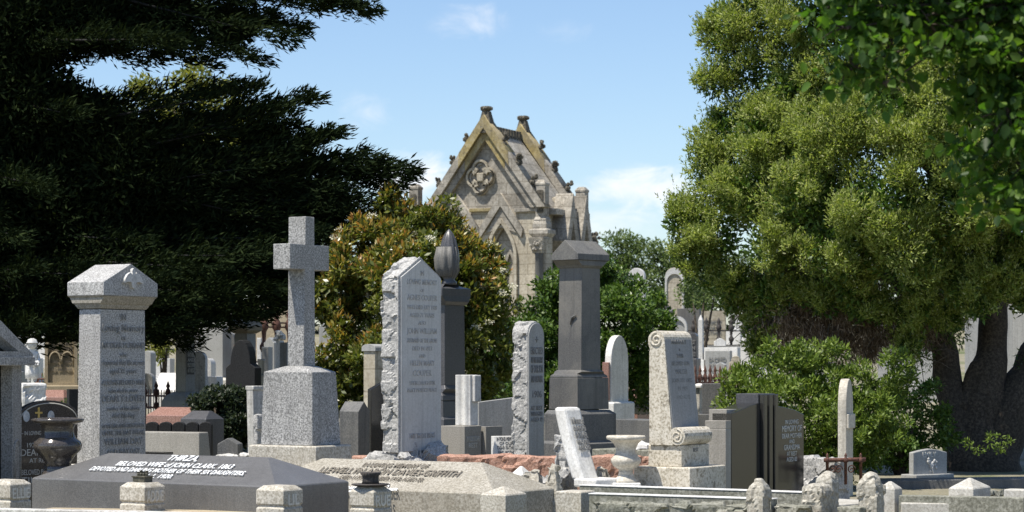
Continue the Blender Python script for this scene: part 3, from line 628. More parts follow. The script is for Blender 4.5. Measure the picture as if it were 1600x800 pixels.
# --- white marble urn
uY = 24.0; ux = (978 - CX) / F * uY; t0 = empty('marble_urn', (ux, uY, 0), 0); tag(t0, 'small white marble flower urn beside the scroll headstone', 'urn')
zq = lambda py: zz(py, uY); q = lambda n: sz(n, uY)
MB().lathe([(q(12), zq(736)), (q(11), zq(734)), (q(20), zq(728)), (q(23.5), zq(721)), (q(23.5), zq(717)), (q(19), zq(712)), (q(15.5), zq(706)), (q(16), zq(700)), (q(19.5), zq(693)), (q(25), zq(688)), (q(30), zq(686.5)), (q(31), zq(683)), (q(29.5), zq(680.5)), (q(24), zq(681.5)), (q(14), zq(700))], 0, 0, 36,
     lambda a, z: 1 + .015 * math.sin(a * 16) * (zq(732) < z < zq(715))).build('bowl', 'cream_stone', t0, 0, True)
MB().lathe([(q(20), zq(754)), (q(19), zq(750)), (q(13), zq(744)), (q(11), zq(738)), (q(12), zq(735.9))], 0, 0, 32).build('foot', 'cream_stone', t0, 0, True)
MB().box(-q(22), q(22), -q(22), q(22), -.05, zq(753.5)).build('plinth', 'marble', t0, .01)

# --- scroll shaped limestone
t = Mon('scroll_headstone', 'freckled limestone headstone carved as an unrolling scroll right of the white urn', 'headstone', 990, 1078, 1134, 23.9, 32)
pl = t.rect(990, 1078, 1134); z1 = t.z(731)
MB().stack([R4(-.05, pl), R4(z1 - .01, pl), R4(z1, pl, -.01, -.01)]).build('plinth', 'limestone', t.o, .006)
sb = t.rect(1013, 1065, 1108); z2 = t.z(697)
MB().stack([R4(z1 + .001, sb), R4(z2 - .008, sb), R4(z2, sb, -.008, -.008)]).build('base', 'limestone', t.o, .006)
tp = t.rect(1013, 1036, 1079); bt = t.rect(1013, 1051, 1094)
x0 = bt[0] - bt[2] / 2; x1b = bt[0] + bt[2] / 2; x1t = tp[0] + tp[2] / 2; ztop = t.z(516)
y0, y1 = bt[1] - bt[3] / 2, bt[1] + bt[3] / 2
rr = (x1t - x0) / 2 * 1.02
prof = [(x0 + .012, z2 + .001), (x1b, z2 + .001), (x1t, ztop - rr * .9)] + [(x0 + (x1t - x0) / 2 + rr * math.cos(k / 10 * PI), ztop - rr + rr * math.sin(k / 10 * PI)) for k in range(0, 11)] + [(x0 - .0, ztop - rr * 1.5), (x0 + .02, ztop - rr * 2.0), (x0 + .012, ztop - rr * 2.4)]
MB().poly(prof, 'y', y0, y1).build('stone', 'limestone', t.o, .006)
MB().loft([[(x1b + .003, y0 + .02, z2 + .10), (x1b + .003, y1 - .02, z2 + .10), (x1t + .003, y1 - .02, ztop - rr * .9), (x1t + .003, y0 + .02, ztop - rr * .9)], [(x1b - .02, y0 + .02, z2 + .10), (x1b - .02, y1 - .02, z2 + .10), (x1t - .02, y1 - .02, ztop - rr * .9), (x1t - .02, y0 + .02, ztop - rr * .9)]]).build('text_face', 'limestone_face', t.o, .002)
def spiral(cx_, cz_, r0, turns, y, flip=1, n=40):
    return [(cx_ + flip * r0 * (1 - .82 * k / n) * math.cos(PI / 2 - 2 * PI * turns * k / n * 1), y, cz_ + r0 * (1 - .82 * k / n) * math.sin(PI / 2 - 2 * PI * turns * k / n)) for k in range(n + 1)]
MB().tube(spiral(x0 + rr * 1.0, ztop - rr, rr * .80, 1.6, y0 - .001, -1), .014, 6).build('volute', 'limestone', t.o, 0, True)
rb = .095; xb = x1b + rb * .55; zb = z2 + rb
MB().poly([(xb + rb * math.cos(k / 18 * 2 * PI), zb + rb * math.sin(k / 18 * 2 * PI)) for k in range(18)], 'y', y0 - .004, y1 + .003).build('lower_roll', 'limestone', t.o, .004)
MB().tube(spiral(xb, zb, rb * .8, 1.6, y0 - .006), .009, 6).build('volute', 'limestone', t.o, 0, True)
Yv = Vector((x1t - x1b, 0, ztop - rr - z2)).normalized(); Nv = Vector((0, 1, 0)).cross(Yv)
text([('MARGARET', .045), ('&', .03), ('THEIR', .04), ('BELOVED SON', .042), ('WALTER', .048), ('BORN 1871 DIED', .042), ('IN 1909', .046), ('AND ALSO', .042), ('EDITH ELLEN', .042), ('WIFE', .042), ('OF THE', .04), ('ABOVE', .04)], Vector((x1t, (y0 + y1) / 2, ztop - rr * .98)) + Nv * .006, (0, 1, 0), Yv, t.o, 'carve', maxw=(y1 - y0) * .75, lead=2.0, bold=.01)
text([('REST', .04)], (sb[0] + sb[2] / 2 + .002, sb[1], t.z(702)), (0, 1, 0), (0, 0, 1), t.o, 'carve', maxw=.25)

# --- polished black double headstone
t = Mon('black_headstone', 'polished black double headstone with three upright flutes in the middle', 'headstone', 1110, 1143, 1256, 25.5, 32)
dx, dy = t.dx, t.dy; X1 = dx / 2
zl0, zl1 = t.z(641), t.z(637)
zc = zz(620, 25.6); zs = zz(641, 25.3)
def ypx(px):   # local y on the right face for a picture column
    X, ddx, ddy, c = fit(1110, 1143, px, 25.5, 32); return -dy / 2 + ddy
ya, yb = ypx(1186), ypx(1212)
MB().poly([(-dy / 2, .1), (ya - .002, .1), (ya - .002, zz(631, 25.6)), (ya - .15, zz(633, 25.5)), (-dy / 2 + .1, zz(645, 25.1)), (-dy / 2, zz(647, 25))], 'x', -dx / 2 + .02, X1).build('left_leaf', 'black', t.o, .006)
yr = dy / 2
pr = [(yb + .002, .1), (yr, .1), (yr, zz(651, 26)), (yr - .25, zz(643, 25.9)), (yr - .55, zz(638, 25.8)), (yb + .002, zz(636, 25.7))]
MB().poly(pr, 'x', -dx / 2 + .02, X1).build('right_leaf', 'black', t.o, .006)
n = 3; w3 = (yb - ya) / n
for k in range(n):
    MB().box(-dx / 2 + .03, X1 + .05, ya + k * w3 + w3 * .18, ya + (k + 1) * w3 - w3 * .18, .1, zz(617, 25.6)).build('flute', 'black', t.o, .01)
MB().box(-dx / 2 - .03, X1 - .01, ya + .001, yb - .001, .1, zz(616, 25.7)).build('centre_block', 'slate', t.o, .006)
# grey sawn pillar at its lit end
zp = t.z(657)
MB().stack([(.05, -.0, -dy / 2 - .07, dx * .98, .13), (t.z(671), 0, -dy / 2 - .07, dx * .98, .13), (t.z(670), 0, -dy / 2 - .07, dx * .95, .125), (t.z(669), 0, -dy / 2 - .07, dx * .98, .13), (zp, 0, -dy / 2 - .07, dx * .98, .13)]).build('end_pillar', 'grey_polish', t.o, .004)
MB().box(-dx / 2 - .02, X1 - .06, -dy / 2 + .0, ya - .3, .05, t.z(640)).build('back_slab', 'grey_polish', t.o, .004)
MB().box(-dx / 2 - .1, X1 + .16, -dy / 2 - .16, dy / 2 + .05, -.05, .098).build('plinth', 'black', t.o, .006)
text([('IN LOVING', .05), ('MEMORY OF', .07), ('DEAR MOTHER', .055), ('AND', .045), ('GRANDMA', .06), ('AT REST', .05), ('AGED 83', .05), ('', .05), ('', .05), ('', .05), ('', .05), ('', .05), ('FOREVER', .075), ('IN PEACE', .06)], (X1 + .001, (yb + yr) / 2 + .05, zz(660, 25.6)), (0, 1, 0), (0, 0, 1), t.o, 'pale_letter', maxw=(yr - yb) * .7, lead=1.32)

# --- white kerbs in the middle right
kerb('white_kerb', 'upper of two weathered white marble kerbs before the scroll headstone', 'kerb', gp(905, 764, .40), gp(1262, 776, .40), .14, -.05, .43, 'mossy/marble')
kerb('white_kerb', 'lower of two weathered white marble kerbs before the scroll headstone', 'kerb', gp(920, 775, .385), gp(1205, 784, .385), .15, -.05, .40, 'mossy/marble')
kerb('grave_bed', 'pale gravel bed behind the white kerbs under the black headstone', 'grave bed', gp(880, 764, .33), gp(1262, 790, .31), 1.2, -.05, .30, 'concrete')
# rough concrete kerb walls and knobbly posts
kerb('rough_kerb', 'long mossy concrete kerb wall along the bottom below the white kerbs', 'kerb', gp(925, 785, .375), gp(1178, 787, .375), .30, -.05, .375, 'mossy', .03, 21)
kerb('rough_kerb', 'short mossy concrete kerb wall between two knobbly posts', 'kerb', gp(1204, 787, .37), gp(1262, 789, .37), .3, -.05, .37, 'mossy', .03, 22)
kerb('rough_kerb', 'mossy concrete kerb wall left of the round headed post', 'kerb', gp(1302, 788, .37), gp(1345, 790, .37), .3, -.05, .37, 'mossy', .03, 23)
def knob(label, xl, xc, xr, ytop, Y, seed, peak=.06, mat='tan_rock'):
    t = Mon('rough_post', label, 'kerb post', xl, xc, xr, Y, 32, 'knobbly concrete kerb posts')
    zt = t.z(ytop); r = (0, 0, t.dx, t.dy); o = t.o
    rings = [ring_rect(-.05, r), ring_rect(zt - .06, r), ring_rect(zt - .015, r, -.02, -.02), ring_rect(zt + peak, r, -t.dx * .36, -t.dy * .36)]
    loc, rot, lab = o.location.copy(), o.rotation_euler.copy(), dict(o.items()); bpy.data.objects.remove(o)
    q = rough(MB().loft(rings), 'rough_post', mat, None, .020, .018, 12, None, seed); q.location = loc; q.rotation_euler = rot
    tag(q, label, 'kerb post', 'knobbly concrete kerb posts')
knob('knobbly concrete kerb post with pointed top below the black headstone', 1165, 1192, 1208, 756, 20.5, 31, .045)
knob('broad broken concrete kerb post leaning between pointed and round ones', 1249, 1284, 1304, 756, 20.6, 32, .0)
knob('slim concrete kerb post behind the broad broken one', 1272, 1301, 1314, 741, 21.3, 33, .03)
knob('round headed concrete kerb post left of the smooth pyramid posts', 1337, 1370, 1385, 748, 20.5, 34, .05)
q = post('smooth concrete post with pyramid top beside the round headed post', 1372, 1398, 1410, 763, 21.9, None, groove=False, pyramid=.06, cap=0, mat='concrete')
q = post('broad smooth concrete post with pyramid top at lower right', 1482, 1521, 1548, 763, 21.7, None, groove=False, pyramid=.085, cap=0, mat='concrete')
kerb('grave_bed', 'flat pale concrete grave cover between the two pyramid topped posts', 'grave bed', gp(1408, 790, .31), gp(1522, 791, .31), .5, -.05, .335, 'concrete')
kerb('back_kerb', 'dull grey back kerb in the shade right of the knobbly posts', 'kerb', gp(1404, 784, .34), gp(1600, 788, .34), .14, -.05, .40, 'mossy')
kerb('grave_bed', 'pale flat kerb stone at the bottom right corner', 'grave bed', gp(1544, 791, .31), gp(1585, 792, .31), .35, -.05, .33, 'concrete')
kerb('back_kerb', 'light concrete kerb at the right picture edge', 'kerb', gp(1568, 768, .42), gp(1640, 770, .42), .2, -.05, .44, 'concrete')
boulder('rock', 'flat grey broken stone lying right of the broad pyramid post', 'rock', 1553, 765, 780, 44, 22.6, 'mossy', 41, top=.9)
boulder('rock', 'slanting concrete fragment at the lower right edge', 'rock', 1588, 777, 800, 40, 22.0, 'concrete', 42, top=.5)
kerb('rubble_kerb', 'pale rubble kerb right of the black headstone', 'kerb', ((1240 - CX) / F * 27.6, 27.6), ((1306 - CX) / F * 27.2, 27.2), .3, -.05, zz(714, 27.4), 'granite_rock', .03, 44)
# ================================================================== left foreground
# --- canopied granite monument cut by the left picture edge
t = Mon('canopy_monument', 'grey granite canopy monument with gabled roof cut by the left edge', 'monument', -190, -112, 34, 24.2, 20)
c = t.rect(-190, -112, 34); dx, dy = c[2], c[3]
X1 = dx / 2
zc0, zc1 = t.z(571), t.z(557)
MB().box(-dx / 2, X1 - .16, -dy / 2, dy / 2 - .12, -.05, zc0 - .002).build('body', 'black', t.o, .006)
MB().box(X1 - .155, X1, dy / 2 - .19, dy / 2, -.05, zc0 - .002).build('column', 'granite', t.o, .006)
MB().box(X1 - .155, X1, -dy / 2, -dy / 2 + .12, -.05, zc0 - .002).build('column', 'granite', t.o, .006)
MB().box(-dx / 2 - .1, X1 + .1, -dy / 2 - .1, dy / 2 + .12, zc0, zc1).build('cornice', 'granite', t.o, .006)
zr = t.z(470); W2 = dy / 2 + .1
flat_shape([[(-W2 - .0, zc1 + .002), (W2, zc1 + .002), (W2, zc1 + .03), (0, zr), (-W2, zc1 + .03)], [(-W2 + .3, zc1 + .06), (W2 - .3, zc1 + .06), (0, zr - .2)]], dx + .16, (X1 + .08, 0.01, 0), (0, 1, 0), (0, 0, 1), 'gabled_roof', 'granite', t.o)
MB().poly([(-W2 + .1, zc1 + .003), (W2 - .1, zc1 + .003), (0, zr - .1)], 'x', -dx / 2, X1 - .1).build('tympanum', 'black', t.o, .003)
y = dy / 2 - .095
MB().tube([(X1 + .004, y - .062, .3), (X1 + .004, y - .062, t.z(706)), (X1 + .004, y - .04, t.z(699)), (X1 + .004, y, t.z(696)), (X1 + .004, y + .04, t.z(699)), (X1 + .004, y + .062, t.z(706)), (X1 + .004, y + .062, .3)], .012, 6).build('arch_trim', 'granite', t.o, 0, True)

# --- black polished headstone with cross
t = Mon('dark_headstone', 'dark polished headstone with gold cross and two oval portraits behind the urn', 'headstone', 24, 28, 124, 25.9, 50)
dx, dy = t.dx, t.dy; zt = t.z(626); X1 = dx / 2; zs = t.z(655)
prof = [(-dy / 2, -.05), (dy / 2, -.05)] + [(dy / 2 * math.cos(k / 16 * PI), zs + (zt - zs) * math.sin(k / 16 * PI)) for k in range(17)]
MB().poly(prof, 'x', -.07, X1).build('stone', 'brown_polish', t.o, .006)
MB().tube([(X1 + .002, dy / 2 * .93 * math.cos(k / 16 * PI), zs - .02 + (zt - zs) * .93 * math.sin(k / 16 * PI)) for k in range(17)], .007, 5).build('edge_line', 'pale_letter', t.o, 0, True)
yc = -dy / 2 + dy * .33
MB().box(X1 + .001, X1 + .012, yc - .012, yc + .012, t.z(655), t.z(637)).box(X1 + .001, X1 + .012, yc - .045, yc - .0125, t.z(647), t.z(644)).box(X1 + .001, X1 + .012, yc + .0125, yc + .045, t.z(647), t.z(644)).build('gold_cross', 'gold', t.o, .001)
for s, py in ((-1, 651), (1, 651)):
    o = MB().poly([(yc + s * .155 + .042 * math.cos(k / 20 * 2 * PI), t.z(py) + .062 * math.sin(k / 20 * 2 * PI)) for k in range(20)], 'x', X1 + .001, X1 + .012).build('portrait', 'ceramic', t.o, .003)
text([('~ IN LOVING MEMORY ~', .045), ('', .05), ('1922 - 1998', .05), ('DEAR 1921', .075), ('AT REST', .05), ('', .04), ('BELOVED PARENTS', .06), ('TILL WE', .10)], (X1 + .002, yc + .02, t.z(674)), (0, 1, 0), (0, 0, 1), t.o, 'pale_letter', maxw=dy * .6, lead=1.4)

# --- big polished urn
uY = 24.3; t0 = empty('granite_urn', ((90 - CX) / F * uY, uY, 0), 0); tag(t0, 'large dark polished granite urn beside the tall pillar', 'urn')
zq = lambda py: zz(py, uY); q = lambda n: sz(n, uY)
MB().lathe([(q(22), zq(728)), (q(20), zq(722)), (q(27), zq(712)), (q(36), zq(703)), (q(38), zq(696)), (q(36), zq(690)), (q(29), zq(685)), (q(25.5), zq(678)), (q(25), zq(670)), (q(27), zq(664)), (q(34), zq(661)), (q(40), zq(658.5)), (q(41), zq(655)), (q(37), zq(653.4)), (q(34), zq(653)), (q(33), zq(654.5)), (q(24), zq(662))], 0, 0, 48).build('bowl', 'brown_polish', t0, 0, True)
MB().lathe([(q(34), zq(752)), (q(33), zq(747)), (q(24), zq(741)), (q(20), zq(733)), (q(22), zq(727.9))], 0, 0, 40).build('foot', 'brown_polish', t0, 0, True)
MB().box(-q(36), q(36), -q(36), q(36), -.05, zq(751.8)).build('plinth', 'black', t0, .008)
t = Mon('black_slab_stone', 'narrow black upright stone between the urn and the tall pillar', 'headstone', 104, 108, 124, 28.5, 60); dx, dy = t.dx, t.dy
MB().box(-dx / 2, dx / 2, -dy / 2, dy / 2, -.05, t.z(608)).build('stone', 'matte_black', t.o, .006)

# ================================================================== middle distance, left
# gothic sandstone headstone
def arch_pts(w, h, zs, n=10, pointed=True):
    """outline of a headstone: base at 0, springing at zs, top at h"""
    pts = [(-w / 2, 0), (w / 2, 0), (w / 2, zs)]
    if pointed:
        for k in range(1, n + 1):
            f = k / n; pts.append((w / 2 * (1 - f ** 1.7), zs + (h - zs) * (1 - (1 - f) ** 1.45)))
        for k in range(1, n + 1):
            f = 1 - k / n; pts.append((-w / 2 * (1 - f ** 1.7), zs + (h - zs) * (1 - (1 - f) ** 1.45)))
    else:
        for k in range(1, 2 * n + 1):
            a = PI * k / (2 * n); pts.append((w / 2 * math.cos(a), zs + (h - zs) * math.sin(a)))
    return pts
def headstone(label, xl, xr, yt, yb, Y, mat, shape='round', a=20, th=.16, lines=None, lmat='lead_letter', base=True, rim=None, group=None, name='headstone', cat='headstone', spring=None, panel=None):
    """an upright stone facing the viewer: face columns xl..xr, rows yt..yb"""
    xm = (xl + xr) / 2; w = sz(xr - xl, Y) / math.cos(R(abs(a))); g = gz(Y); X = (xm - CX) / F * Y
    zb = zz(yb, Y) - g; zt = zz(yt, Y) - g
    o = empty(name, (X, Y, g), R(-a)); tag(o, label, cat, group)
    b0 = max(zb, .02); H = zt - b0
    if shape == 'round': pts = arch_pts(w, H, spring if spring is not None else H - w / 2 if H > w * .7 else H * .5, 10, False)
    elif shape == 'gothic': pts = arch_pts(w, H, spring if spring is not None else max(H - w * .8, H * .3))
    elif shape == 'gable': pts = [(-w / 2, 0), (w / 2, 0), (w / 2, H - w * .28), (0, H), (-w / 2, H - w * .28)]
    elif shape == 'shoulder':
        pts = [(-w / 2, 0), (w / 2, 0), (w / 2, H * .74), (w * .34, H * .78)] + [(w * .34 * math.cos(PI * k / 12), H * .78 + H * .22 * math.sin(PI * k / 12)) for k in range(1, 12)] + [(-w * .34, H * .78), (-w / 2, H * .74)]
    elif shape == 'wave':
        pts = [(-w / 2, 0), (w / 2, 0), (w / 2, H * .84), (w * .38, H * .86), (w * .25, H * .93), (0, H), (-w * .25, H * .93), (-w * .38, H * .86), (-w / 2, H * .84)]
    else: pts = [(-w / 2, 0), (w / 2, 0), (w / 2, H), (-w / 2, H)]
    pts3 = [(x, z + b0) for x, z in pts]
    MB().poly(pts3, 'y', -th / 2, th / 2).build('stone', mat, o, .01)
    if rim:
        inner = [(x * .80, b0 + H * .04 + z * .88) for x, z in pts]
        flat_shape([[(x * .985, (z - b0) * .992 + b0) for x, z in pts3], inner], .05, (0, -th / 2 - .048, 0), (1, 0, 0), (0, 0, 1), 'rim', rim, o)
    if panel:
        inner = [(x * .84, b0 + H * .05 + z * .88) for x, z in pts]
        MB().poly(inner, 'y', -th / 2 - .012, -th / 2 - .001).build('panel', panel, o, .002)
    if lines: text(lines, (0, -th / 2 - .014, b0 + H * .72), (1, 0, 0), (0, 0, 1), o, lmat, maxw=w * .7, lead=1.6, bold=.02)
    if base:
        MB().stack([(-.08, 0, 0, w * 1.28, th * 2.4), (b0 - .012, 0, 0, w * 1.28, th * 2.4), (b0 - .001, 0, 0, w * 1.24, th * 2.2)]).build('base', mat, o, .012)
    return o
gl = [('SACRED', .07), ('TO THE MEMORY OF', .05), ('OUR DEAR FATHER', .06), ('WHO DEPARTED', .05), ('THIS LIFE', .05), ('AGED 68 YEARS', .05), ('ALSO', .05), ('OUR MOTHER', .05)]
o = headstone('golden sandstone gothic headstone with pointed arch left of the tall pillar', 71, 121, 500, 602, 46, 'sandstone', 'gothic', -8, .2, gl, 'bronze_letter', rim='sandstone')
w_ = .24
mb = MB()
for xx in (-.12, .12):
    mb.tube([(xx + .115 * math.cos(PI * k / 10), -.125, 1.40 + .24 * math.sin(PI * k / 10) ** .8) for k in range(11)], .018, 6)
mb.build('tracery', 'sandstone', o, 0, True)

# statue of a child
def skin_figure(name, joints, edges, mat, parent, sub=2):
    me = bpy.data.meshes.new('tmp'); me.from_pydata([j[:3] for j in joints], edges, [])
    o = bpy.data.objects.new('tmp', me); COL.objects.link(o)
    md = o.modifiers.new('s', 'SKIN'); sd = o.modifiers.new('d', 'SUBSURF'); sd.levels = sub; sd.render_levels = sub
    for v, j in zip(me.skin_vertices[0].data, joints): v.radius = (j[3], j[3])
    me.skin_vertices[0].data[0].use_root = True
    m2 = evaluated(o); bpy.data.objects.remove(o)
    for p in m2.polygons: p.use_smooth = True
    m2.name = name
    return link(name, m2, M[mat], parent)
sY = 30.5; st = empty('child_statue', ((50 - CX) / F * sY, sY, 0), R(25)); tag(st, 'small white statue of a child in a cap holding flowers on a block', 'statue')
b0 = zz(598, sY); b = b0
J = [(0, 0, b + .36, .085), (0, 0, b + .47, .08), (0, 0, b + .56, .085), (0, 0, b + .63, .045), (0, -.01, b + .70, .06),
     (-.10, 0, b + .57, .04), (-.14, -.02, b + .45, .034), (-.06, -.11, b + .38, .028), (.10, 0, b + .57, .04), (.14, -.02, b + .45, .034), (.06, -.11, b + .38, .028),
     (-.055, 0, b + .24, .065), (-.06, 0, b + .10, .045), (-.06, -.02, b + .01, .035), (.055, 0, b + .24, .065), (.06, .01, b + .10, .045), (.06, 0, b + .01, .035)]
E = [(0, 1), (1, 2), (2, 3), (3, 4), (2, 5), (5, 6), (6, 7), (2, 8), (8, 9), (9, 10), (0, 11), (11, 12), (12, 13), (0, 14), (14, 15), (15, 16)]
skin_figure('figure', J, E, 'marble', st)
MB().ball((0, -.02, b + .745), .088, 3, (1, 1.02, 1.1)).ball((0, -.108, b + .735), .018, 1).ball((.085, -.01, b + .74), .02, 1).ball((-.085, -.01, b + .74), .02, 1).build('head', 'marble', st, 0, True)
MB().lathe([(.10, b + .775), (.12, b + .765), (.115, b + .78), (.098, b + .80), (.085, b + .84), (.03, b + .865)], 0, -.015, 20, lambda a, z: 1 + .06 * math.sin(a * 6)).build('cap', 'marble_clean', st, 0, True)
MB().lathe([(.13, b + .08), (.135, b + .2), (.11, b + .36), (.10, b + .42)], 0, 0, 20, lambda a, z: 1 + .08 * math.sin(a * 8)).build('skirt', 'marble', st, 0, True)
mb = MB()
for k in range(14): mb.ball((random.uniform(-.11, .11), -.13 + random.uniform(-.04, .03), b + .37 + random.uniform(-.04, .04)), .028, 1)
mb.build('flowers', 'marble_clean', st, 0, True)
for ch in st.children: ch.scale = (.68, .68, .68); ch.location = (0, 0, b * .32)
rough(MB().stack([(-.05, 0, 0, .34, .34), (b - .06, 0, 0, .34, .34), (b, 0, 0, .3, .3)]), 'pedestal', 'marble', st, .03, .03, 8, lambda c: 1 if c.z < b - .05 else .1, 9)
MB().box(-.25, -.18, -.1, .1, -.05, b - .1).build('side_scroll', 'marble', st, .02)

def ledger(label, xl, xc, xr, ye, Y, mat, a=32, rise=.18, group=None, hip=.66, name='coped_ledger', dy=None, sides=None):
    t = Mon(name, label, 'grave slab', xl, xc, xr, Y, a, group, dy=dy); ze = max(t.z(ye), .12); dx, dy_ = t.dx, t.dy
    MB().loft([h(-.1, dx, dy_), h(ze - .01, dx, dy_), h(ze, dx - .02, dy_ - .02), h(ze + rise, dx * hip, .06 if hip > .3 else dy_ * hip)]).build('coped_top', mat, t.o, .005)
    if sides: MB().box(-dx / 2 - .1, dx / 2 + .1, -dy_ / 2 - .1, dy_ / 2 + .1, -.1, ze * .35).build('kerb', sides, t.o, .01)
    return t
ledger('polished red ledger beside the golden gothic headstone', 52, 100, 118, 620, 34, 'red_polish', 20, .10, sides='concrete')
ledger('polished red granite coped ledger right of the tall pillar', 228, 300, 322, 649, 32.5, 'red_polish', 25, .11, sides='concrete')
ledger('second red and grey granite ledger beside the dark bush', 282, 322, 350, 654, 31.5, 'slate', 32, .10)
# low scalloped dark kerb
for k in range(5):
    px = 238 + k * 21
    lab = ['first', 'second', 'third', 'fourth', 'fifth'][k]
    Y = 30.4; w = sz(20, Y); g = 0
    o = MB().poly([(-w / 2, -.05), (w / 2, -.05), (w / 2, zz(666, Y))] + [(w / 2 * math.cos(PI * j / 8), zz(666, Y) + .06 * math.sin(PI * j / 8)) for j in range(1, 8)] + [(-w / 2, zz(666, Y))], 'y', -.07, .07).build('scalloped_edging', 'matte_black', None, .01)
    o.location = ((px - CX) / F * Y, Y, 0); tag(o, lab + ' dark scalloped edging stone from the tall pillar behind the smooth block', 'edging stone', 'scalloped edging stones')
t = Mon('grey_block', 'smooth grey stone block with slanted sides low behind the dark slab', 'grave block', 196, 309, 332, 28.6, 26)
dx, dy = t.dx, t.dy
MB().stack([(-.05, 0, 0, dx + .05, dy), (t.z(676), 0, 0, dx - .04, dy - .12)]).build('block', 'grey_polish', t.o, .012)
t = Mon('black_block', 'low black granite block at the foot of the smooth grey block', 'grave block', 200, 256, 271, 26.6, 26)
MB().box(-t.dx / 2, t.dx / 2, -t.dy / 2, t.dy / 2, -.05, t.z(707)).build('block', 'black', t.o, .006)

# pillar with inscribed side, right of the tall pillar
t = Mon('grey_pedestal', 'slim grey pillar with a lettered side on a stepped base below the cypress', 'monument', 274, 290, 305, 40, 40)
dx, dy = t.dx, t.dy
MB().stack([(t.z(612), 0, 0, dx, dy), (t.z(518), 0, 0, dx * .96, dy * .96)]).build('shaft', 'granite_face', t.o, .006)
MB().stack([(-.1, 0, 0, dx + .36, dy + .36), (t.z(626), 0, 0, dx + .34, dy + .34), (t.z(618), 0, 0, dx + .22, dy + .22), (t.z(612) - .001, 0, 0, dx + .04, dy + .04)]).build('base', 'granite_face', t.o, .01)
MB().stack([(t.z(518) + .001, 0, 0, dx + .06, dy + .06), (t.z(512), 0, 0, dx + .1, dy + .1), (t.z(500), 0, 0, .05, .05)]).build('cap', 'granite_face', t.o, .006)
MB().box(dx / 2 - .004, dx / 2 + .012, -dy / 2 + .03, dy / 2 - .03, t.z(585), t.z(522)).build('dark_panel', 'slate', t.o, .002)
text([('IN LOVING', .07), ('MEMORY', .07), ('OF OUR', .06), ('FATHER', .07), ('AND', .06), ('MOTHER', .07), ('AT REST', .07)], (dx / 2 + .015, 0, t.z(527)), (0, 1, 0), (0, 0, 1), t.o, 'pale_letter', maxw=dy * .7, lead=1.35)
headstone('lichen mottled white headstone close behind the slim lettered pillar', 299, 323, 549, 615, 42.5, 'marble_dirty', 'round', 8, .16)
# big plain grey monument
t = Mon('block_monument', 'big plain grey block monument with a pale ledge right of the slim pillar', 'monument', 300, 348, 362, 50, 22)
dx, dy = t.dx, t.dy; zb = t.z(590)
MB().stack([(zb, 0, 0, dx, dy), (t.z(512), 0, 0, dx, dy)]).build('block', 'granite_face', t.o, .01)
MB().stack([(-.1, 0, 0, dx + .5, dy + .5), (zb - .05, 0, 0, dx + .5, dy + .5), (zb - .001, 0, 0, dx + .2, dy + .2)]).build('ledge', 'concrete', t.o, .01)
headstone('slate blue shadowed headstone right of the plain block monument', 349, 372, 520, 590, 52, 'bluestone', 'shoulder', 10)
# white ledgers and iron fence behind the tall pillar
t = Mon('table_ledger', 'white flat table ledger in the sun right of the tall pillar', 'grave slab', 236, 274, 288, 46, 20); dx, dy = t.dx, t.dy
mb = MB(); zf = t.z(612); zk = t.z(582); mb.loft([h(-.1, dx, dy), [(-dx / 2, -dy / 2, zf), (dx / 2, -dy / 2, zf), (dx / 2, dy / 2, zk), (-dx / 2, dy / 2, zk)]]).build('ledger', 'marble', t.o, .02)
headstone('pale grey low stone left of the white table ledger', 222, 241, 583, 615, 44, 'concrete', 'round', 8, .2, base=False)

def iron_fence(label, p0, p1, g0, posts, top, mat='iron', finial='urn', rails=(.45, .95), name='iron_fence', bars=0, cat='fence', post_r=.028):
    """cast iron grave fence from plan point p0 to p1"""
    a = Vector((p0[0], p0[1], 0)); b = Vector((p1[0], p1[1], 0)); d = b - a; L_ = d.length
    o = empty(name, (a.x, a.y, g0), math.atan2(d.y, d.x)); tag(o, label, cat)
    for k in range(posts):
        x = L_ * k / (posts - 1); s = top
        prof = [(post_r, -.1), (post_r, s * .28), (post_r * 2.0, s * .30), (post_r * 2.0, s * .33), (post_r * .9, s * .36), (post_r * .9, s * .60), (post_r * 1.9, s * .64), (post_r * 1.9, s * .67), (post_r * .8, s * .71), (post_r * 1.1, s * .80), (post_r * 2.2, s * .84), (post_r * 1.6, s * .89), (post_r * .8, s * .92), (post_r * 1.5, s * .95), (.004, s * 1.03)]
        MB().lathe(prof, x, 0, 12).build('post', mat, o, 0, True)
    for r_ in rails: MB().tube([(0, 0, top * r_), (L_, 0, top * r_)], .018, 8).build('rail', mat, o, 0, True)
    if bars:
        mb = MB()
        for k in range(bars):
            x = L_ * (k + .5) / bars; mb.tube([(x, 0, .05), (x, 0, top * rails[-1] + .12)], .010, 5)
        mb.build('bars', mat, o, 0, True)
    return o
def pl(px, Y): return ((px - CX) / F * Y, Y)
iron_fence('rusty iron fence with turned posts right of the tall pillar', pl(226, 43), pl(300, 42), gz(43), 5, zz(598, 43) - gz(43), bars=18, rails=(.35, .62, .8))
iron_fence('rust brown iron fence with tall turned finials left of the cross', pl(372, 50), pl(452, 51), gz(50), 5, zz(483, 50) - gz(50), rails=(.52, .84, .88), post_r=.05)
headstone('wide brown sandstone tomb wall behind the rust brown fence', 388, 470, 478, 545, 60, 'sandstone', 'flat', 10, .5)
